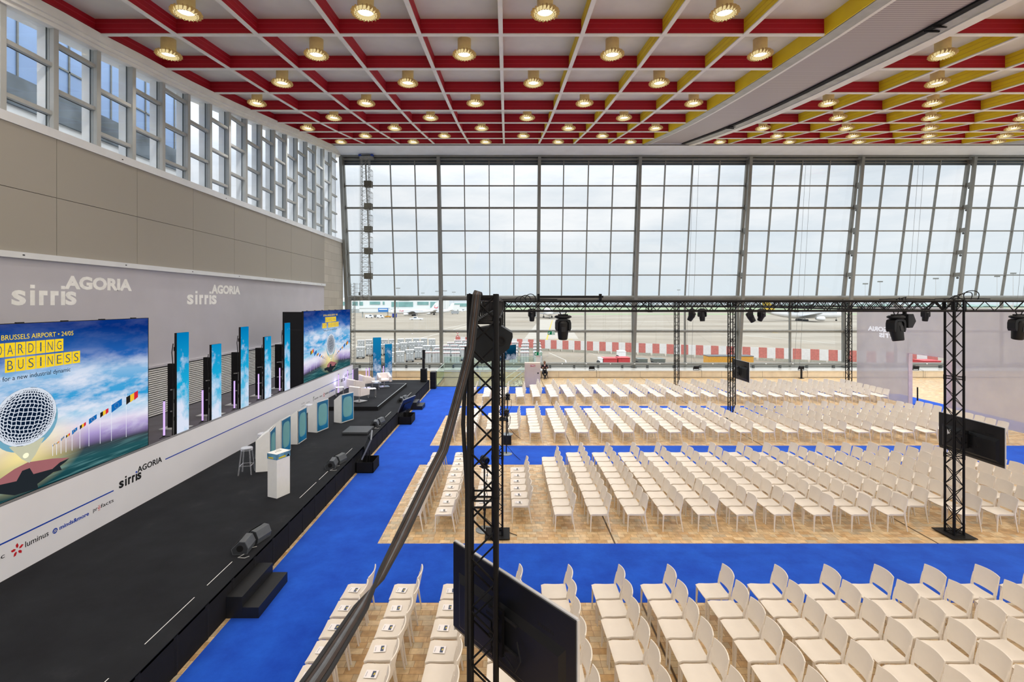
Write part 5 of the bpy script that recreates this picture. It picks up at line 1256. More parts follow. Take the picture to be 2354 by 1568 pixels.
# remote cameras on stands
def cam_stand(x, y, label, z0=0.0, hh=1.45, yaw=0.0):
    r = thing('remote_camera', label, 'camera', (x, y, z0), yaw, 'remote cameras on stands')
    mb = MB(); mb.lathe([(0,0),(.22,0),(.22,.02),(.20,.03),(0,.035)], P('grey_stand_base', (130,138,142), .4, .3), 24); mb.build('stand_base', r)
    mb = MB(); mb.tube((0,0,.03),(0,0,hh-.02), .02, BLKM, 10); mb.tube((0,0,.5),(0,0,.62), .034, BLKM, 10); mb.build('pole', r)
    mb = MB(); mb.bbox(-.10,.10,-.09,.09,hh-.02,hh, BLKM, .005); mb.build('tray', r)
    mb = MB(); mb.lathe([(0,hh),(.085,hh),(.085,hh+.07),(.06,hh+.09),(0,hh+.09)], BLKP, 20); mb.bbox(-.10,-.075,-.05,.05,hh+.05,hh+.22,BLKP,.01); mb.bbox(.075,.10,-.05,.05,hh+.05,hh+.22,BLKP,.01); mb.build('camera_base', r)
    mb = MB(); mb.tube((0,.09,hh+.19),(0,-.13,hh+.17), .075, BLKP, 18); mb.tube((0,-.13,hh+.17),(0,-.15,hh+.168), .055, SCROFF, 18); mb.build('camera_head', r)
    mb = MB(); mb.path([(.05,.08,hh+.03),(.16,.12,hh-.05),(.15,.1,hh-.3),(.05,.03,hh-.5),(.10,.02,hh-.75),(.03,.02,.3),(.3,-.1,.015),(.5,-.7,.015)], .008, BLKM, 6); mb.build('cable', r)
cam_stand(0, 18.2, 'remote camera on pole stand right of the truss towers, nearer one')
r = thing('flight_case', 'black cube case under a remote camera stand', 'case', (.02, 19.6, 0))
mb = MB(); mb.bbox(-.18, .18, -.22, .22, .005, .36, BLKM, .01); mb.build('body', r)
cam_stand(.05, 19.6, 'remote camera on a stand atop the black cube case', .366, 1.42)
cam_stand(-.55, 12.12, 'remote camera on stand behind the nearest tower, partly hidden', 0, 1.6, .6)
# ---------------------------------------------------------------- right side scrim with doorway
r = thing('scrim_wall', 'translucent white scrim wall with doorway and mirrored logo at right', 'curtain wall', (22.5, 24, 0))
X0 = 22.5
mb = MB(); mb.box(X0, X0+.02, 27.1, 31.05, .012, 5.4, SCRIM); mb.box(X0, X0+.02, 8.5, 24.75, .012, 5.4, SCRIM); mb.box(X0, X0+.02, 24.75, 27.1, 2.88, 5.4, SCRIM); mb.build('cloth', r, True)
JB = P('doorway_jamb', (206,190,196), .7)
mb = MB(); mb.box(X0+.021, X0+.24, 27.08, 27.12, 0, 2.9, JB); mb.build('door_jamb', r, True)
mb = MB(); mb.box(X0-.03, X0-.002, 24.42, 24.72, 0, 2.75, JB); mb.build('door_jamb', r, True)
mb = MB(); mb.box(X0-.004, X0+.06, 24.75, 27.1, 2.86, 2.9, JB); mb.build('door_head', r, True)
mb = MB(); mb.tube((X0, 8.5, 5.42), (X0, 31.05, 5.42), .03, STEELW, 8); mb.build('top_pipe', r, True)
MG = EM('mirrored_projection', (236,234,240), .95)  # projected light put in as self-lit lettering
def mirror_y(M, y): return Matrix(((1,0,0,0),(0,-1,0,2*y),(0,0,1,0),(0,0,0,1))) @ M
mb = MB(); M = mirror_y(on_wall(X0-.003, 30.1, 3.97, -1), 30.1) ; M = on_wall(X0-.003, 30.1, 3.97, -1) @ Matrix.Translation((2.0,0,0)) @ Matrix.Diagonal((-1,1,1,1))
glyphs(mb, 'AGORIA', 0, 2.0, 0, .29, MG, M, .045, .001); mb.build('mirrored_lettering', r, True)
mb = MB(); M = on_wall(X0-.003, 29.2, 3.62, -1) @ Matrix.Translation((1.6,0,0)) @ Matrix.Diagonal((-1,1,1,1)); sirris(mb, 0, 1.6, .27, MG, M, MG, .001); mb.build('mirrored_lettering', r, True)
r = thing('queue_post', 'slim black post standing in the scrim doorway', 'post', (22.95, 27.0, 0))
mb = MB(); mb.tube((0,0,.02),(0,0,.98), .035, BLKM, 10); mb.build('pole', r)
mb = MB(); mb.lathe([(0,0),(.16,0),(.15,.02),(0,.025)], BLKM, 16); mb.build('base', r)
# ---------------------------------------------------------------- stair balustrade
GE = P('glass_edge_green', (186,204,196), .3)
r = thing('glass_balustrade', 'clear glass balustrade around the stair opening by the bench', 'railing', (-1.7, 32.8, 0))
def glassrun(a, b, z0, z1, name='glass_panel'):
    mb = MB(); a = Vector(a); b = Vector(b); d = (b-a).normalized(); n_ = Vector((-d.y, d.x))*.008
    mb.add([(a.x-n_.x,a.y-n_.y,z0),(b.x-n_.x,b.y-n_.y,z0),(b.x-n_.x,b.y-n_.y,z1),(a.x-n_.x,a.y-n_.y,z1),(a.x+n_.x,a.y+n_.y,z0),(b.x+n_.x,b.y+n_.y,z0),(b.x+n_.x,b.y+n_.y,z1),(a.x+n_.x,a.y+n_.y,z1)], [(0,1,2,3),(7,6,5,4)], BALGL)
    mb.build(name, r, True)
    mb = MB(); mb.tube((a.x,a.y,z1),(b.x,b.y,z1), .022, GE, 8); mb.tube((a.x,a.y,z0),(a.x,a.y,z1), .012, GE, 6); mb.tube((b.x,b.y,z0),(b.x,b.y,z1), .012, GE, 6); mb.box(min(a.x,b.x)-.02, max(a.x,b.x)+.02, min(a.y,b.y)-.02, max(a.y,b.y)+.02, z0, z0+.03, P('balustrade_shoe', (70,72,70), .5)); mb.build('handrail', r, True)
glassrun((-4.75, 32.82), (-1.8, 32.82), 0, 1.05); glassrun((-1.78, 32.82), (1.2, 32.82), 0, 1.05)
glassrun((-4.75, 32.82), (-4.75, 36.8), 0, 1.05)
glassrun((-4.75, 36.95), (-1.8, 36.95), .53, 1.57); glassrun((-1.78, 36.95), (2.4, 36.95), .53, 1.57)
r = thing('stair_railing', 'pale sloping stair rails behind the glass by the white cabinet', 'railing', (.0, 34.6, 0))
for k, (dz, t) in enumerate(((0, .02), (-.28, .012), (-.46, .012), (-.64, .012))):
    mb = MB(); mb.tube((1.15, 33.3, .98+dz), (-2.2, 33.3, -1.6+dz), .025 if k == 0 else .016, FLG, 8); mb.build('rail', r, True)
mb = MB(); mb.tube((1.15, 35.5, 1.0), (-1.6, 35.5, -.9), .025, FLG, 8); mb.build('rail', r, True)
mb = MB()
for k in range(4): x = 1.0-.8*k; mb.tube((x,33.3,.85-.77*.8*k-.9),(x,33.3,.85-.77*.8*k), .016, FLG, 6)
mb.build('post', r, True)
# white fire cabinet
r = thing('fire_cabinet', 'tall white cabinet with small red sign beside the seated man', 'cabinet', (1.76, 32.5, 0))
CB = P('cabinet_pinkish_white', (218,200,184), .5, var=.02)
mb = MB(); mb.bbox(-.52, .52, -.02, .42, 0, 1.66, CB, .006); mb.build('body', r)
mb = MB(); mb.bbox(-.45, .47, -.035, -.02, .06, 1.58, CB, .004); dr = mb.build('door', r)
mb = MB(); mb.bbox(.33, .41, -.055, -.035, .93, 1.02, BLKM, .006); mb.build('handle', dr)
mb = MB(); mb.box(-.15, .18, -.039, -.0355, 1.41, 1.55, P('sign_red', (186,24,30), .5)); mb.box(-.13, -.04, -.041, -.039, 1.44, 1.53, WHT); mb.add([(-.12,-.0415,1.45),(-.05,-.0415,1.45),(-.08,-.0415,1.52)], [(0,1,2)], P('sign_red', (186,24,30)))
mb.box(-.02, .06, -.041, -.039, 1.435, 1.525, WHT); mb.tube((.02,-.0415,1.44),(.02,-.043,1.44), .02, P('sign_red', (186,24,30)), 8); mb.box(.085, .16, -.041, -.039, 1.435, 1.525, WHT); mb.box(.10, .145, -.0425, -.041, 1.46, 1.50, P('sign_red', (186,24,30)))
mb.build('red_sign', r)
# exit signs
SG = EM('exit_sign_green', (0,128,74), .6); SW = EM('exit_sign_white', (220,236,226), .8)
def exit_sign(x, y, z, label):
    r = thing('exit_sign', label, 'sign', (x, y, z), 0, 'green exit signs'); w, h = .28, .135
    mb = MB(); mb.box(-w, w, -.03, .03, -h, h, STEELW); mb.build('housing', r)
    mb = MB(); mb.box(-w, w, -.034, -.03, -h, h, SG)
    mb.add([(-.24,-.036,-.08),(-.24,-.036,.06),(-.205,-.036,.06),(-.205,-.036,-.02),(-.11,-.036,.09),(-.08,-.036,.06),(-.175,-.036,-.045),(-.10,-.036,-.045),(-.10,-.036,-.08)], [(0,3,2,1)[::-1],(0,6,3)[::-1],(3,6,5,4)[::-1],(0,8,7,6)[::-1]], SW)
    mb.box(.04, .25, -.036, -.034, -.11, .11, SW)
    for q in ([(.13,.05),(.16,.05),(.16,.085),(.13,.085)], [(.10,-.02),(.19,.0),(.17,.045),(.11,.03)], [(.10,-.10),(.13,-.10),(.15,-.02),(.12,-.02)], [(.15,-.02),(.17,-.03),(.21,-.09),(.18,-.10)], [(.06,.0),(.11,.0),(.11,.025),(.06,.02)], [(.17,.02),(.22,.03),(.22,.05),(.17,.045)]): mb.add([(a,-.0375,b) for a, b in q], [(0,1,2,3)], SG)
    mb.build('pictogram', r)
    mb = MB(); mb.tube((0,0,h),(0,.15,h+.08), .012, STEEL, 6); mb.build('bracket', r)
exit_sign(3.55, 38.2, 3.31, 'green exit sign hanging from the tube rail left of centre mullion')
exit_sign(2.42, 36.75, 1.83, 'green exit sign on a post behind the white cabinet')
mb = MB(); mb.box(2.25, 2.6, 36.78, 36.9, .53, 1.68, WBAND)
tag(mb.build('sign_post'), 'pale square post behind the white cabinet under exit sign', 'post')
# floodlights on the bench
def flood(x, label, post=False):
    z = .53; r = thing('floodlight', label, 'light', (x, 37.1, z), 0, 'black floodlights along the bench')
    mb = MB(); mb.box(-.22, -.20, -.03, .03, 0, .20, BLKM); mb.box(.20, .22, -.03, .03, 0, .20, BLKM); mb.box(-.22, .22, -.06, .06, 0, .015, BLKM); mb.build('bracket', r)
    mb = MB(); mb.bbox(-.20, .20, -.05, .05, .09, .33, BLKM, .012, Matrix.Rotation(.25, 4, 'X')); mb.build('housing', r)
    mb = MB(); mb.path([(.2,-.05,.1),(.28,-.15,.05),(.31,-.3,.02),(.32,-.32,-.2),(.30,-.33,-.5)], .009, BLKM, 6); mb.build('cable', r)
flood(6.55, 'black floodlight on the bench right of the seated man'); flood(14.55, 'black floodlight on the bench left of the screen tower'); flood(22.6, 'black floodlight on the bench above a black stand'); flood(31.4, 'black floodlight on the bench seen through the scrim doorway')
r = thing('light_stand', 'black floor stand before the bench near the scrim', 'stand', (22.2, 36.4, 0)); mb = MB(); mb.box(-.06, .06, -.03, .03, .02, .9, BLKM); mb.build('post', r); mb = MB(); mb.box(-.16, .16, -.12, .12, 0, .02, BLKM); mb.build('base', r)
# ---------------------------------------------------------------- seated man
def seated_person(x, y, label):
    r = thing('person', label, 'person', (x, y, 0))
    V = []; E_ = []; R = []
    def v(p, rad, link=None):
        V.append(p); R.append(rad); i = len(V)-1
        if link is not None: E_.append((link, i))
        return i
    pel = v((0,0,.52), (.16,.13)); wa = v((0,.01,.68), (.145,.11), pel); ch = v((0,0,.86), (.17,.12), wa); up_ = v((0,.01,1.0), (.13,.09), ch); nk = v((0,0,1.07), (.055,.055), up_); hd = v((0,-.015,1.15), (.075,.085), nk); ht = v((0,-.01,1.24), (.078,.092), hd); tp = v((0,0,1.30), (.05,.06), ht)
    ends = []
    for s in (-1, 1):
        sh = v((s*.17,.01,.99), (.07,.07), up_); el = v((s*.27,-.10,.78), (.05,.05), sh); fo = v((s*.14,-.22,.80), (.042,.042), el); wr = v((-s*.03,-.25+.03*s,.825+.02*s), (.034,.034), fo); ha = v((-s*.13,-.235+.03*s,.845+.02*s), (.032,.022), wr)
        for k in range(4): v((-s*(.185-.004*k),-.20+.012*k+.03*s,.865-.016*k+.02*s), (.009,.009), ha)
        v((-s*.12,-.245+.03*s,.885+.02*s), (.010,.010), ha)
        hp = v((s*.10,-.05,.50), (.10,.09), pel); kn = v((s*.17,-.42,.50), (.072,.072), hp); cf = v((s*.06,-.40,.28), (.058,.058), kn); an = v((-s*.05,-.38-.05*s,.09), (.04,.04), cf); to = v((-s*.09,-.54-.05*s,.045), (.038,.03), an)
    me = bpy.data.meshes.new('person_frame'); me.from_pydata(V, E_, [])
    ob = bpy.data.objects.new('person_frame', me); COL.objects.link(ob)
    sk = ob.modifiers.new('skin', 'SKIN'); 
    for i, rr in enumerate(R): me.skin_vertices[0].data[i].radius = rr
    me.skin_vertices[0].data[0].use_root = True
    sb = ob.modifiers.new('sub', 'SUBSURF'); sb.levels = 1; sb.render_levels = 1
    dg = bpy.context.evaluated_depsgraph_get(); bm_ = bpy.data.meshes.new_from_object(ob.evaluated_get(dg))
    bpy.data.objects.remove(ob)
    SKN = P('skin', (150,104,82), .55); JK = P('black_jacket', (26,27,32), .8, var=.15); TR_ = P('dark_trousers', (34,36,42), .85, var=.15); SHO = P('black_shoes', (14,14,16), .35)
    for m in (SKN, JK, TR_, SHO): bm_.materials.append(m)
    for p in bm_.polygons:
        c = p.center; k = 1
        if c.z > 1.055: k = 0
        elif c.z < .085: k = 3
        elif c.z < .60 and not (c.y > -.12 and c.z > .545): k = 2
        elif abs(c.x) < .26 and c.y < -.19 and .78 < c.z < .93 and abs(c.x) > .075: k = 0
        p.material_index = k; p.use_smooth = True
    bo = bpy.data.objects.new('body', bm_); COL.objects.link(bo); bo.parent = r
    HR = P('dark_hair', (30,24,22), .7, var=.2)
    mb = MB(); mb.shell(lambda u, w: ((.088*math.sin(PI*(.05+.45*u))*math.cos(PI*(w*1.35-.175))), (.005+.105*math.sin(PI*(.05+.45*u))*math.sin(PI*(w*1.35-.175))), 1.205+.115*math.cos(PI*(.05+.45*u))), 5, 12, .014, HR); mb.build('hair', bo)
    mb = MB()
    for s in (-1, 1): mb.lathe([(.0,-.008),(.011,0),(0,.008)], P('eye_dark', (18,14,12)), 8, Matrix.Translation((s*.032,-.092,1.205)) @ Matrix.Rotation(PI/2, 4, 'X')); mb.lathe([(.0,-.02),(.016,0),(0,.02)], SKN, 8, Matrix.Translation((s*.085,.0,1.19)))
    mb.add([(-.012,-.094,1.165),(.012,-.094,1.165),(0,-.094,1.205),(0,-.122,1.168)], [(0,1,3),(1,2,3),(2,0,3)], SKN); mb.box(-.026, .026, -.097, -.088, 1.138, 1.145, P('lips', (120,66,58))); mb.build('face', bo)
    mb = MB(); mb.add([(-.055,-.115,1.04),(.055,-.115,1.04),(.0,-.155,.86)], [(0,1,2)], WHT); mb.add([(-.085,-.135,.66),(.085,-.135,.66),(.05,-.135,.73),(-.05,-.135,.73)], [(0,1,2,3)], WHT); mb.build('shirt', bo)
    mb = MB(); mb.add([(-.014,-.13,1.03),(.014,-.13,1.03),(.02,-.165,.90),(0,-.168,.87),(-.02,-.165,.90)], [(0,4,3,2,1)], P('tie_red', (170,30,34))); mb.build('tie', bo)
    mb = MB(); mb.add([(-.25,-.04,.96),(-.245,-.09,.94),(-.27,-.11,.86),(-.285,-.05,.87)], [(0,1,2,3)], P('badge_red', (196,30,36))); mb.add([(.215,-.09,.93),(.225,-.11,.90),(.255,-.13,.86),(.25,-.10,.90)], [(0,1,2,3)], P('badge_pink', (220,120,130))); mb.build('sleeve_badge', bo)
    return r
seated_person(2.88, 36.42, 'seated man in black jacket and red tie with crossed arms')
r = thing('black_stool', 'thin legged black chair under the seated man', 'chair', (2.88, 36.45, 0))
mb = MB(); mb.bbox(-.22, .22, -.2, .2, .385, .42, BLKM, .01); mb.build('seat', r)
for sx in (-1, 1):
    for sy in (-1, 1): mb = MB(); mb.tube((sx*.19,sy*.17,.39),(sx*.25,sy*.2,0), .011, BLKM, 6); mb.build('leg', r)
# ---------------------------------------------------------------- hanging access mast and ladder in the corner
LT = P('mast_light_metal', (146,147,144), .45, .2, var=.08)
r = thing('access_mast', 'tall hanging white lattice mast with baskets in the left window corner', 'mast', (-10.65, 36.55, 5.9))
ch_ = [(-.29,-.18),(.29,-.18),(.29,.18),(-.29,.18)]
for a, b in ch_:
    mb = MB(); mb.tube((a,b,0),(a,b,10.75), .024, LT, 6); mb.build('chord', r)
mb = MB(); n = 30
for k in range(n):
    z0, z1 = 10.75*k/n, 10.75*(k+1)/n
    for (a, b), (c, d) in zip(ch_, ch_[1:]+ch_[:1]):
        mb.tube((a,b,z0),(c,d,z0), .011, LT, 5, caps=False)
        if k % 2: a, b, c, d = c, d, a, b
        mb.tube((a,b,z0),(c,d,z1), .010, LT, 5, caps=False)
mb.build('bracing', r)
DB = P('basket_dark_mesh', (92,90,80), .7, var=.3, scale=20)
for z in (1.62, 3.5, 5.15, 6.87, 8.55):
    mb = MB(); mb.box(-.05, .5, -.22, -.16, z, z+.42, DB); mb.box(-.05, .5, .16, .22, z, z+.42, DB); mb.box(.46, .5, -.2, .2, z, z+.42, DB); mb.box(-.05, .5, -.2, .2, z-.02, z, DB)
    for a, b in ((.5,-.2),(.5,.2)): mb.tube((a,b,z-.1),(a,b,z+1.25), .014, LT, 5); mb.tube((.29,b*.9,z+1.25),(a,b,z+1.25), .014, LT, 5); mb.tube((.29,b*.9,z+.85),(a,b,z+.85), .012, LT, 5)
    mb.tube((.5,-.2,z+1.25),(.5,.2,z+1.25), .014, LT, 5)
    mb.build('basket', r)
mb = MB(); mb.box(-.42, .55, -.1, .42, 10.72, 10.86, LT); mb.bbox(-.5, -.32, -.12, .12, 10.86, 11.0, P('trolley_blue', (34,62,150)), .01); mb.bbox(.42, .6, -.12, .12, 10.86, 11.0, P('trolley_blue', (34,62,150)), .01); mb.build('trolley', r)
mb = MB(); mb.tube((-.42,-.1,.6),(-.42,-.1,10.8), .008, STEEL, 5); mb.bbox(-.47,-.37,-.15,-.05,.36,.6, STEELD, .01); mb.build('hoist_rope', r)
r = thing('corner_ladder', 'grey caged ladder frame standing in the left window corner', 'ladder', (-12.0, 38.1, .55))
c2 = [(-.3,-.15),(.05,-.15),(.05,.15),(-.3,.15)]
mb = MB()
for a, b in c2: mb.tube((a,b,0),(a+.0,b,6.7), .022, LT, 6)
mb.build('upright', r)
mb = MB()
for k in range(24):
    z = 6.7*k/24
    for (a, b), (c, d) in zip(c2, c2[1:]+c2[:1]): mb.tube((a,b,z),(c,d,z), .010, LT, 5, caps=False)
    mb.tube((-.3,-.15,z),(.05,-.15,z+.28), .009, LT, 5, caps=False)
mb.build('rung', r)
mb = MB()
for k in range(5): mb.tube((.05,-.15,5.3+.33*k),(.5,-.15,5.3+.33*k), .010, LT, 5); mb.tube((.5,-.15,5.3+.33*k),(.5,.15,5.3+.33*k), .010, LT, 5)
for x in (.28, .5): mb.tube((x,-.15,5.0),(x,-.15,6.7), .012, LT, 5)
mb.build('guard_cage', r)
# thin blind cables down the glass wall
k = 0
for u, wtxt in ((1583,'fourth'),(1832,'fifth'),(2082,'sixth'),(2330,'seventh')):
    for d in (0, 12):
        k += 1
        yb = 38.3; x0 = (u-6+d-U0)*yb/F; mb = MB(); mb.tube((x0, yb, .6), (x0+.05, 36.9, 16.5), .010, P('blind_cable', (120,122,124), .5), 5)
        tag(mb.build('blind_cable'), '%s thin cable of the pair in the %s window bay' % ('left' if d == 0 else 'right', wtxt), 'cable', 'thin blind cables in the glass wall')
# ---------------------------------------------------------------- the airport outside
ZG = -6.0
def gp(u, v): return px(u, v, ZG)
mb = MB(); mb.box(-2500, 3000, 40.0, 2600, ZG-.5, ZG, APRON); S(mb, 'ground')
GRASS = P('airfield_grass', (132,146,112), .95, var=.15, scale=.02)  # grass colour paled, distance haze put into it
mb = MB(); mb.box(-300, 2600, 790, 1150, ZG, ZG+.05, GRASS); mb.box(60, 1500, 470, 520, ZG, ZG+.05, GRASS)
tag(mb.build('grass_field'), 'green grass strip beyond the taxiways at the horizon', 'grass', kind='stuff')
# tree line on the horizon
TREE = P('distant_trees', (128,150,142), .95, var=.2, scale=.03)  # haze over the trees mixed into their colour
mb = MB(); x = -420.0; rnd = random.Random(3)
while x < 2600:
    w = rnd.uniform(14, 40); h = rnd.uniform(4, 9.5); yy = 1250+rnd.uniform(-60, 60)
    mb.lathe([(w*.5,0),(w*.62,h*.3),(w*.5,h*.65),(w*.22,h*.93),(0,h)], TREE, 7, Matrix.Translation((x, yy, ZG)), True); x += w*.7
tag(mb.build('tree_line'), 'distant belt of dark green trees along the horizon', 'trees', kind='stuff')
# painted ground lines
YL = P('apron_yellow_paint', (190,156,50), .8, var=.1, scale=1); WL = P('apron_white_paint', (190,186,176), .8, var=.05, scale=1)
def line(pts, w, mat, label, group=None):
    q = [Vector((*gp(u, v), ZG+.012)) for u, v in pts]; mb = MB()
    for a, b in zip(q, q[1:]):
        d = (b-a).normalized(); n_ = Vector((-d.y, d.x, 0))*w/2; mb.add([a+n_, b+n_, b-n_, a-n_], [(3,2,1,0)], mat)
    tag(mb.build('ground_marking'), label, 'ground marking', group or 'painted lines on the apron')
line([(1270,736),(1263,758),(1255,788)], .5, YL, 'yellow taxi line running under the head-on aircraft')
line([(1275,780),(1316,780)], 1.0, YL, 'short thick yellow bar before the red and white barrier')
line([(900,792),(1020,765),(1086,745)], .45, WL, 'long white line crossing the apron behind the luggage containers')
line([(1012,758),(1086,742)], .45, WL, 'second white line farther out beside the long one')
line([(1186,739),(1212,739)], .6, YL, 'short yellow dash left of the centre mullion')
line([(1262,811),(1300,828),(1302,836)], .2, WL, 'curved white kerb line before the barrier by the seated man')
line([(1250,806),(1330,806),(1420,828)], .2, WL, 'dashed white road line between barrier and bench')
line([(1500,752),(1920,790)], .5, WL, 'pale line crossing the right apron behind the barrier')
line([(1700,757),(1790,766)], .6, YL, 'yellow dash on the right apron by the third column')
# lighter taxi slab
mb = MB(); q = [(1240,735),(1300,735),(1330,779),(1205,779)]; mb.add([(*gp(u, v), ZG+.006) for u, v in q], [(3,2,1,0)], P('pale_concrete_slab', (160,153,142), .85, var=.04, scale=.2)); mb.build('trim_30', kind='structure')
# barrier
bar = thing('blast_barrier', 'long barrier of alternating red and white panels on the apron', 'barrier', (28, 110, ZG))
BR = P('barrier_red_mesh', (192,112,104), .8, var=.12, scale=3); BW = P('barrier_white_mesh', (220,218,216), .8, var=.05, scale=3); BC = P('barrier_concrete_foot', (150,146,132), .9, var=.15)
A_ = Vector((-13.5, 128.6)); B_ = Vector((78, 85.5)); D_ = (B_-A_).normalized(); pitch = 1.49; n = int((B_-A_).length/pitch); N_ = Vector((-D_.y, D_.x))
for k in range(n):
    p = A_+D_*(pitch*k); q = p+D_*(pitch*.985); mb = MB()
    mb.add([(p.x,p.y,ZG+.55),(q.x,q.y,ZG+.55),(q.x,q.y,ZG+2.65),(p.x,p.y,ZG+2.65),(p.x+N_.x*.08,p.y+N_.y*.08,ZG+.55),(q.x+N_.x*.08,q.y+N_.y*.08,ZG+.55),(q.x+N_.x*.08,q.y+N_.y*.08,ZG+2.65),(p.x+N_.x*.08,p.y+N_.y*.08,ZG+2.65)], [(0,1,2,3),(7,6,5,4),(0,4,5,1),(1,5,6,2),(2,6,7,3),(3,7,4,0)], BR if k % 2 == 0 else BW)
    mb.build('panel', bar, True)
for k in range(0, n, 2):
    p = A_+D_*(pitch*k); q = p+D_*(pitch*1.7); o = N_*.35; mb = MB()
    mb.add([(p.x-o.x,p.y-o.y,ZG),(q.x-o.x,q.y-o.y,ZG),(q.x+o.x,q.y+o.y,ZG),(p.x+o.x,p.y+o.y,ZG),(p.x-o.x*.6,p.y-o.y*.6,ZG+.55),(q.x-o.x*.6,q.y-o.y*.6,ZG+.55),(q.x+o.x*.6,q.y+o.y*.6,ZG+.55),(p.x+o.x*.6,p.y+o.y*.6,ZG+.55)], [(4,5,6,7),(0,1,5,4),(1,2,6,5),(2,3,7,6),(3,0,4,7)], BC); mb.build('concrete_foot', bar, True)
sgn = thing('road_sign', 'round red and white road sign with triangle at the barrier end', 'sign', (*gp(1052, 797), ZG)); RSG = P('sign_red', (196,40,44))
mb = MB(); mb.tube((0,0,0),(0,0,4.1), .06, STEEL, 8); mb.build('post', sgn)
mb = MB(); mb.lathe([(0,-.03),(.42,-.03),(.42,.03),(0,.03)], RSG, 20, Matrix.Translation((0,-.1,2.6)) @ Matrix.Rotation(PI/2, 4, 'X')); mb.lathe([(0,.03),(.27,.031),(0,.034)], WHT, 16, Matrix.Translation((0,-.1,2.6)) @ Matrix.Rotation(PI/2, 4, 'X')); mb.box(-.05,.05,-.15,-.13,2.45,2.75,BLKM); mb.build('round_plate', sgn)
mb = MB(); mb.prism([(-.45,.35),(.45,.35),(0,-.4)], -.03, .03, RSG, Matrix.Translation((0,-.1,3.7)) @ Matrix.Rotation(PI/2, 4, 'X')); mb.prism([(-.22,.2),(.22,.2),(0,-.2)], .03, .04, WHT, Matrix.Translation((0,-.1,3.7)) @ Matrix.Rotation(PI/2, 4, 'X')); mb.build('triangle_plate', sgn)
# luggage containers
CG = P('container_aluminium', (196,200,202), .4, .35, var=.1, scale=1.4); CT = P('container_white_roof', (240,242,242), .5, var=.03); CE = P('container_edge', (150,156,160), .4, .4); CL = P('container_label_dark', (96,100,104), .6)
def container(kind):
    r = thing('luggage_container', 'container', 'container')
    mb = MB(); w, d, h = 1.5, 1.2, 1.9
    mb.bbox(-w/2, w/2, -d/2, d/2, .45, .45+h, CG, .03)
    for x in (-w/2, -w/6, w/6, w/2): mb.box(x-.03, x+.03, -d/2-.02, -d/2, .47, .43+h, CE)
    mb.build('body', r)
    mb = MB(); mb.box(-w/2-.06, w/2+.06, -d/2-.1, d/2+.1, .45+h, .52+h, CT); mb.build('roof', r)
    if kind == 0:
        mb = MB(); mb.box(-.65, -.1, -d/2-.03, -d/2-.02, 1.55, 1.85, CL); mb.box(-.60, -.15, -d/2-.035, -d/2-.03, 1.6, 1.8, CT); mb.box(.1, .65, -d/2-.03, -d/2-.02, 1.55, 1.85, CL); mb.box(.15,.6,-d/2-.035,-d/2-.03,1.6,1.8,CT); mb.build('label_plate', r)
    else:
        mb = MB(); mb.box(-w/2, w/2, -d/2-.03, -d/2-.02, .45+h-.09, .45+h-.03, RSG); mb.build('red_stripe', r)
    mb = MB(); mb.box(-w/2-.08, w/2+.08, -d/2, d/2, .28, .42, CE); mb.build('dolly', r)
    for sx in (-1, 1):
        for sy in (-1, 1): mb = MB(); mb.lathe([(0,-.06),(.18,-.06),(.18,.06),(0,.06)], BLKM, 10, Matrix.Translation((sx*.6, sy*.5, .18)) @ Matrix.Rotation(PI/2, 4, 'X')); mb.build('wheel', r)
    note_kids(r); return r
GR0, GR1 = container(0), container(1)
used = [False, False]
def put(kind, u, v, rz, label):
    src = (GR0, GR1)[kind]; x, y = gp(u, v); loc = (x, y, ZG); g = ('silver luggage containers on dollies', 'white roofed luggage carts')[kind]
    if not used[kind]: src.location = loc; src.rotation_euler = (0, 0, rz); src['label'] = label; src['group'] = g; used[kind] = True
    else: dup(src, loc, rz, label, g)
SILV_ROWS = [('nearest silver row', [(898,840),(920,837),(942,832),(962,826),(981,820),(1001,820)]), ('second silver row', [(829,824),(850,818),(870,817),(890,816),(909,815),(928,812),(947,810),(966,809)]), ('third silver row', [(830,804),(848,803),(866,803),(884,802),(902,802),(921,801),(939,800),(957,799),(975,799),(993,801)])]
for nm, lst in SILV_ROWS:
    for k, (u, v) in enumerate(lst): put(0, u, v, .12+.05*((k*3) % 4), 'silver luggage container with label plates, %s, %s from left' % (nm, ORD[k]))
WROWS = [('front white row', [(982,838),(1003,838),(1025,839),(1047,839)]), ('second white row', [(1008,827),(1027,828),(1047,829),(1068,829)]), ('third white row', [(1024,819),(1044,819),(1064,820),(1084,820)]), ('fourth white row', [(1036,811),(1055,811),(1075,811)]), ('rear white row', [(1052,804),(1070,804)]), ('column by glass balustrade', [(1180,838),(1180,828),(1182,819),(1184,810)]), ('second column by balustrade', [(1206,838),(1206,828),(1207,819),(1208,811)]), ('column behind the white cabinet', [(1236,838),(1235,828),(1235,819),(1234,811)])]
for nm, lst in WROWS:
    for k, (u, v) in enumerate(lst): put(1, u, v, .15 if 'row' in nm else .05, 'white roofed luggage cart with red stripe, %s, %s from %s' % (nm, ORD[k], 'left' if 'row' in nm else 'front'))
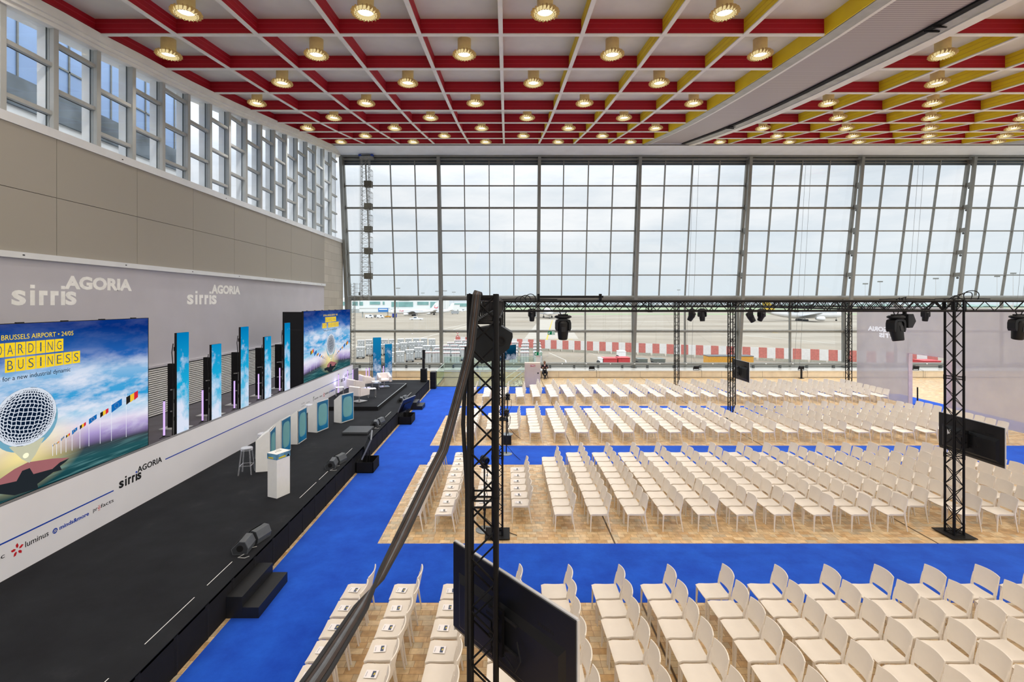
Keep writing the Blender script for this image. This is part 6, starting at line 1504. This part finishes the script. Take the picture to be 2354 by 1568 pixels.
# aircraft
AW = P('aircraft_white', (240,242,244), .3, var=.02, scale=.3, spec=.5); AG = P('aircraft_grey_metal', (170,174,178), .35, .4, var=.06); AWIN = P('aircraft_window_dark', (70,84,100), .2); ADK = P('engine_dark', (50,62,66), .4)
def airliner(name, label, loc, rz, L, R_, span, tail_h, tailmat=AW, sweepk=.5, eng=1.0, bogie=2, logo=None, title=None):
    """nose towards local +x, origin on the ground under the middle"""
    r = thing(name, label, 'aircraft', loc, rz); zc_ = R_*1.62
    sec = []; mb = MB(); pr = [(0,.02,-.25),(.012,.25,-.2),(.035,.5,-.14),(.07,.78,-.07),(.12,.97,0),(.16,1,0),(.62,1,0),(.75,.88,.12),(.87,.58,.34),(.96,.26,.58),(1.0,.05,.66)]
    vs = []; n = 20
    for t, rr, dz in pr:
        for k in range(n): a = 2*PI*k/n; vs.append((L/2-L*t, R_*rr*math.cos(a), zc_+R_*dz+R_*rr*math.sin(a)))
    mb.add(vs, [(i*n+k, (i+1)*n+k, (i+1)*n+(k+1) % n, i*n+(k+1) % n) for i in range(len(pr)-1) for k in range(n)], AW, True); mb.build('fuselage', r)
    mb = MB()
    for s in (-1, 1):
        for k in range(int(L*.6/.9)): x = L*.36-.9*k; mb.box(x, x+.45, s*R_*.985, s*R_*.99, zc_+.25*R_, zc_+.25*R_+.4, AWIN)
    mb.add([(L/2-L*.028,-R_*.46,zc_+R_*.16),(L/2-L*.028,R_*.46,zc_+R_*.16),(L/2-L*.055,R_*.5,zc_+R_*.46),(L/2-L*.055,-R_*.5,zc_+R_*.46)], [(0,1,2,3)], AWIN)
    mb.build('windows', r)
    for s in (-1, 1):
        mb = MB(); c0, c1 = L*.19, L*.045; x0 = L*.12; x1 = x0-span/2*sweepk; y1 = s*span/2; zz = zc_-R_*.55
        mb.add([(x0,s*R_*.6,zz-.25),(x0-c0,s*R_*.6,zz-.25),(x1-c1,y1,zz+span*.045),(x1,y1,zz+span*.045),(x0,s*R_*.6,zz+.55),(x0-c0,s*R_*.6,zz+.15),(x1-c1,y1,zz+span*.045+.15),(x1,y1,zz+span*.045+.3)], [(0,1,2,3),(7,6,5,4),(0,4,5,1),(1,5,6,2),(2,6,7,3),(3,7,4,0)], AG); w_ = mb.build('wing', r)
        mb = MB(); ye = s*span*.17; M = Matrix.Translation((x0-span*.17*sweepk+L*.06, ye, zz-R_*.38*eng)) @ Matrix.Rotation(PI/2, 4, 'Y')
        q = R_*.48*eng; mb.lathe([(q*.5,-q*2.6),(q*.85,-q*1.6),(q*1.02,0),(q,q*1.1),(q*.88,q*1.25),(q*.80,q*1.1)], AW, 18, M); mb.lathe([(0,q*.9),(q*.84,q*.95)], ADK, 16, M); mb.lathe([(0,q*1.15),(q*.2,q*.9)], AG, 10, M); mb.build('engine', r)
        mb = MB(); mb.add([(-L*.40,s*R_*.2,zc_+R_*.45),(-L*.48,s*R_*.2,zc_+R_*.5),(-L*.51,s*span*.19,zc_+R_*.75),(-L*.475,s*span*.19,zc_+R_*.75),(-L*.40,s*R_*.2,zc_+R_*.58),(-L*.48,s*R_*.2,zc_+R_*.56),(-L*.51,s*span*.19,zc_+R_*.8),(-L*.475,s*span*.19,zc_+R_*.82)], [(0,1,2,3),(7,6,5,4),(0,4,5,1),(1,5,6,2),(2,6,7,3),(3,7,4,0)], AG); mb.build('tailplane', r)
        mb = MB(); mb.tube((-L*.02, s*R_*1.1, zc_-R_*.7), (-L*.02, s*R_*1.1, .6), R_*.09, AG, 8)
        for b in range(bogie):
            for dy in (-.35, .35): mb.lathe([(0,-.2),(.6,-.2),(.6,.2),(0,.2)], BLKM, 12, Matrix.Translation((-L*.02+(b-(bogie-1)/2)*1.45, s*R_*1.1+dy, .6)) @ Matrix.Rotation(PI/2, 4, 'X'))
        mb.build('main_gear', r)
    mb = MB(); tz = tail_h; xs = [(-L*.34,zc_+R_*.8),(-L*.475,zc_+R_*.62),(-L*.52,tz),(-L*.455,tz)]
    mb.add([(a,-.22,b) for a, b in xs]+[(a,.22,b) for a, b in xs], [(0,1,2,3),(7,6,5,4),(0,4,5,1),(1,5,6,2),(2,6,7,3),(3,7,4,0)], tailmat); tf = mb.build('tail_fin', r)
    if logo: logo(tf, L, zc_, R_, tz)
    mb = MB(); mb.tube((L*.40,0,zc_-R_*.8),(L*.40,0,.5), R_*.07, AG, 8)
    for dy in (-.25, .25): mb.lathe([(0,-.12),(.42,-.12),(.42,.12),(0,.12)], BLKM, 12, Matrix.Translation((L*.40, dy, .45)) @ Matrix.Rotation(PI/2, 4, 'X'))
    mb.build('nose_gear', r)
    if title:
        mb = MB(); txt, x, s, sz, mt = title; M = Matrix(((s*-1 if s > 0 else 1,0,0,x),(0,0,-1 if s < 0 else 1,s*(R_+.03)),(0,1,0,zc_-.1),(0,0,0,1))); t = text_mb(txt, sz, mt, .01, .02, M=M); t.build('airline_title', r)
    return r
SMR = P('smile_red', (214,46,56), .5)
def smile(tf, L, z, R_, tz):
    mb = MB(); c = (-L*.462, z+R_*2.0)
    for y in (-.26, .26):
        pts = [(c[0]+1.5*math.cos(a), c[1]+1.2*math.sin(a)) for a in [PI+PI*k/10 for k in range(11)]]
        mb.path([(a, y, b) for a, b in pts], .3, SMR, 6); mb.box(c[0]+.7, c[0]+1.3, y-.02, y+.02, c[1]+.5, c[1]+1.1, SMR)
    mb.build('smile_logo', tf)
X_, Y_ = gp(949, 725.8)
airliner('airliner', 'white airliner with red smile on its tail before the terminal', (X_, Y_, ZG), PI-.06, 46, 2.25, 38, 12.2, AW, .5, 1.05, 2, smile, ('TUI', 12.0, 1, 2.6, SMR))
SMB = P('smile_dark', (40,46,60), .5)
X_, Y_ = gp(996, 723.5)
airliner('airliner', 'second white airliner whose tail shows behind the smile tailed one', (X_, Y_, ZG), PI-.02, 40, 2.0, 34, 11.5, AW, .5, 1.0, 1)
X_, Y_ = gp(1266, 733)
airliner('airliner', 'white airliner facing the hall head-on beyond the crossing truss', (X_, Y_+25, ZG), -PI/2-.03, 58, 2.9, 60, 16.5, AW, .5, 1.0, 2)
X_, Y_ = gp(1856, 738.5)
TAILY = P('tail_yellow_red', (232,196,60), .5, var=.3, scale=.2)
airliner('airliner', 'large white airliner with yellow tail taxiing at right behind the truss', (X_, Y_+4, ZG), .04, 54, 2.75, 58, 15.5, TAILY, .5, 1.05, 3)
# terminal
t = thing('terminal_building', 'white terminal building with teal windows behind the parked airliner', 'building', (-130, 560, ZG))
TWH = P('terminal_white', (232,236,236), .6, var=.03, scale=.05); TTE = P('terminal_teal_glass', (122,168,166), .2, var=.2, scale=.1, spec=.6); TGR = P('terminal_grey', (176,182,182), .6, var=.1, scale=.1)
mb = MB(); mb.box(-260, -72, 560, 610, ZG, 9.6, TWH); mb.box(-240, -85, 575, 600, 9.6, 11.5, TWH); mb.build('block', t, True)
for k, (a, b, c, d) in enumerate(((-178,-172,2.5,6.8),(-170,-166,2.5,6.8),(-158,-146,3.6,7),(-143,-141,3.6,7),(-133,-108,1.0,6.6),(-103,-90,3.2,6.8),(-88,-80,.0,6.8),(-78,-74,.0,6.8),(-200,-182,2.5,6.8),(-124,-112,8.2,9.4),(-103,-94,9.7,11.2))):
    mb = MB(); mb.box(a, b, 559.5, 560, c, d, TTE); mb.build('window', t, True)
mb = MB(); mb.box(-260, -72, 556, 560, ZG, -1.5, TGR); mb.build('ground_floor', t, True)
t = thing('pier_building', 'lower glazed pier right of the terminal with jet bridges', 'building', (-58, 710, ZG))
mb = MB(); mb.box(-79, -36, 710, 740, ZG, 5.6, TWH); mb.build('block', t, True)
mb = MB()
mb.box(-77, -38, 709.5, 710, .2, 4.8, TTE); mb.build('window_band', t, True)
mb = MB(); mb.box(-36, -14, 720, 750, ZG, 1.5, TWH); mb.box(-36, -14, 719.5, 720, -1.5, .9, TTE); mb.build('low_wing', t, True)
def jet_bridge(u0, u1, vt, vb, vg, label):
    y = gp(u0, vg)[1]; k = y/F; x0, x1 = (u0-U0)*k, (u1-U0)*k; z0, z1 = H+(V0-vb)*k, H+(V0-vt)*k
    r = thing('jet_bridge', label, 'jet bridge', ((x0+x1)/2, y, ZG), 0, 'jet bridges at the terminal')
    mb = MB(); mb.box(x0, x1, y, y+4, z0, z1, TWH); mb.box(x0, x1, y-.1, y, z1-.5, z1, TGR); mb.build('tunnel', r, True)
    mb = MB(); mb.tube((x0+2,y+2,ZG),(x0+2,y+2,z0), .5, TGR, 8); mb.build('leg', r, True)
    mb = MB(); mb.tube((x1-2,y+2,ZG),(x1-2,y+2,z0), .5, TGR, 8); mb.build('leg', r, True)
    return r, (x0, x1, y, z0, z1)
r, (x0, x1, y, z0, z1) = jet_bridge(826, 896, 708, 717, 730, 'long grey white jet bridge with blue sign behind the corner ladder')
mb = MB(); mb.box(x0+(x1-x0)*.62, x0+(x1-x0)*.95, y-.2, y-.1, z0, z1, P('bridge_blue_sign', (40,120,196), .5)); mb.box(x0+(x1-x0)*.65, x0+(x1-x0)*.92, y-.25, y-.2, z0+1.6, z0+2.3, WHT); mb.build('blue_sign', r, True)
r, _ = jet_bridge(1038, 1056, 700, 712, 720, 'short grey jet bridge right of the parked airliner'); 
# service vehicles
def vehicle(u, v, L, h, body, label, kind='van', top=None, rz=0.0):
    x, y = gp(u, v); r = thing('service_vehicle', label, 'vehicle', (x, y, ZG), rz)
    mb = MB()
    if kind == 'van': mb.prism([(-L/2,.35),(L/2,.35),(L/2,h*.55),(L/2-.6,h*.6),(L/2-1.1,h),(-L/2,h)], -.95, .95, body, Matrix.Rotation(PI/2, 4, 'X'))
    elif kind == 'tug': mb.prism([(-L/2,.4),(L/2,.4),(L/2,1.1),(L*.1,1.2),(L*.05,h),(-L*.2,h),(-L*.25,1.1),(-L/2,1.0)], -1.1, 1.1, body, Matrix.Rotation(PI/2, 4, 'X'))
    else: mb.bbox(-L/2, L/2, -1.2, 1.2, .45, h, body, .05)
    mb.build('body', r)
    mb = MB()
    if kind == 'van': mb.box(L*.05, L/2-1.0, -.97, -.95, h*.6, h*.9, AWIN)
    elif kind == 'tug': mb.box(-L*.18, L*.04, -1.12, -1.1, 1.3, h*.92, AWIN)
    else: mb.bbox(-L/2-.05, L/2+.05, -1.25, 1.25, h, h+.12, top or body, .03)
    mb.build('window' if kind != 'box' else 'lid', r)
    for sx in (-1, 1):
        mb = MB(); mb.lathe([(0,-1.0),(.38,-1.0),(.38,1.0),(0,1.0)], BLKM, 12, Matrix.Translation((sx*L*.32, 0, .38)) @ Matrix.Rotation(PI/2, 4, 'X')); mb.build('wheels', r)
VR = P('vehicle_red', (188,60,66), .5); VY = P('vehicle_orange_yellow', (206,150,56), .5, var=.1); VB = P('vehicle_blue', (38,60,150), .5); VG = P('skip_grey_green', (104,110,104), .7, var=.1); VT = P('dark_tarpaulin', (92,94,96), .8, var=.1)
for u, v, L, h, m, l, kd in ((849,731,6,2.6,AW,'white van left of the slim blue columns far out','van'),(874,731,5,2.4,AW,'white van under the blue bridge sign','van'),(866,729.5,4,2.0,AG,'grey service car between two white vans','van'),(892,730,5,1.6,VY,'small yellow white loader beside the parked airliner nose','tug'),(907,730,3.2,3.0,VB,'dark blue box trailer at the airliner nose','box'),(957,735.5,9,2.2,AW,'low white tow tug on the apron before the airliner','tug'),(1046,722,8,3.2,AG,'grey baggage loader right of the airliner tail','box'),(1062,716,8,3,AW,'white truck by the right pier building','van'),(1078,715,5,2.4,AW,'white van at the far right of the pier','van'),(1092,716,6,2.2,VY,'yellow vehicle half hidden by the nearest tower','van')):
    vehicle(u, v, L, h, m, l, kd)
vehicle(1400, 838, 2.6, 1.2, VR, 'red equipment box outside the bench, the left one', 'box', VR)
vehicle(1431.5, 838, 2.2, 1.3, VR, 'longer red equipment box outside the bench, the right one', 'box', VR)
vehicle(1428, 824, 1.4, 1.5, AW, 'white box behind the red equipment boxes', 'box', CT)
vehicle(1380, 838, .5, 1.2, AW, 'small white crate left of the red equipment boxes', 'box', CT)
vehicle(1674, 842, 8.2, 1.9, VY, 'orange yellow trailer under a dark tarpaulin outside', 'box', VT)
vehicle(1512, 836, 2.2, .9, VG, 'grey green skip outside the bench, right of two', 'box', VG)
vehicle(1474, 836, 1.8, .9, VG, 'grey green skip outside the bench, left of two', 'box', VG)
vehicle(2130, 850, 3.0, 1.6, VR, 'red crate outside seen through the scrim doorway', 'box', VR)
# floodlight masts
def light_mast(u, vt, y, label):
    x = (u-U0)*y/F; zt_ = H+(V0-vt)*y/F; r = thing('light_mast', label, 'mast', (x, y, ZG), 0, 'tall floodlight masts on the apron')
    mb = MB(); mb.tube((0,0,0),(0,0,zt_-ZG), .35, STEELW, 6, .18); mb.build('pole', r)
    mb = MB(); mb.box(-2.2, 2.2, -.3, .3, zt_-ZG-.3, zt_-ZG, STEEL)
    for k in range(4): mb.box(-2.0+1.2*k, -1.4+1.2*k, -.5, .4, zt_-ZG, zt_-ZG+.7, STEEL)
    mb.build('lamp_head', r)
for i, (u, vt, y) in enumerate(((915,663,520),(972,674,620),(1005,670,540),(1023,669,560),(1043,672,600))): light_mast(u, vt, y, '%s far floodlight mast from left, above the terminal' % ORD[i])
for i, (u, vt, y) in enumerate(((1560,667,700),(1989,653,420),(2023,648,420),(2151,641,400),(2292,636,400),(2329,629,380))): light_mast(u, vt, y, '%s far floodlight mast from left, right of the fourth window bay' % ORD[i])
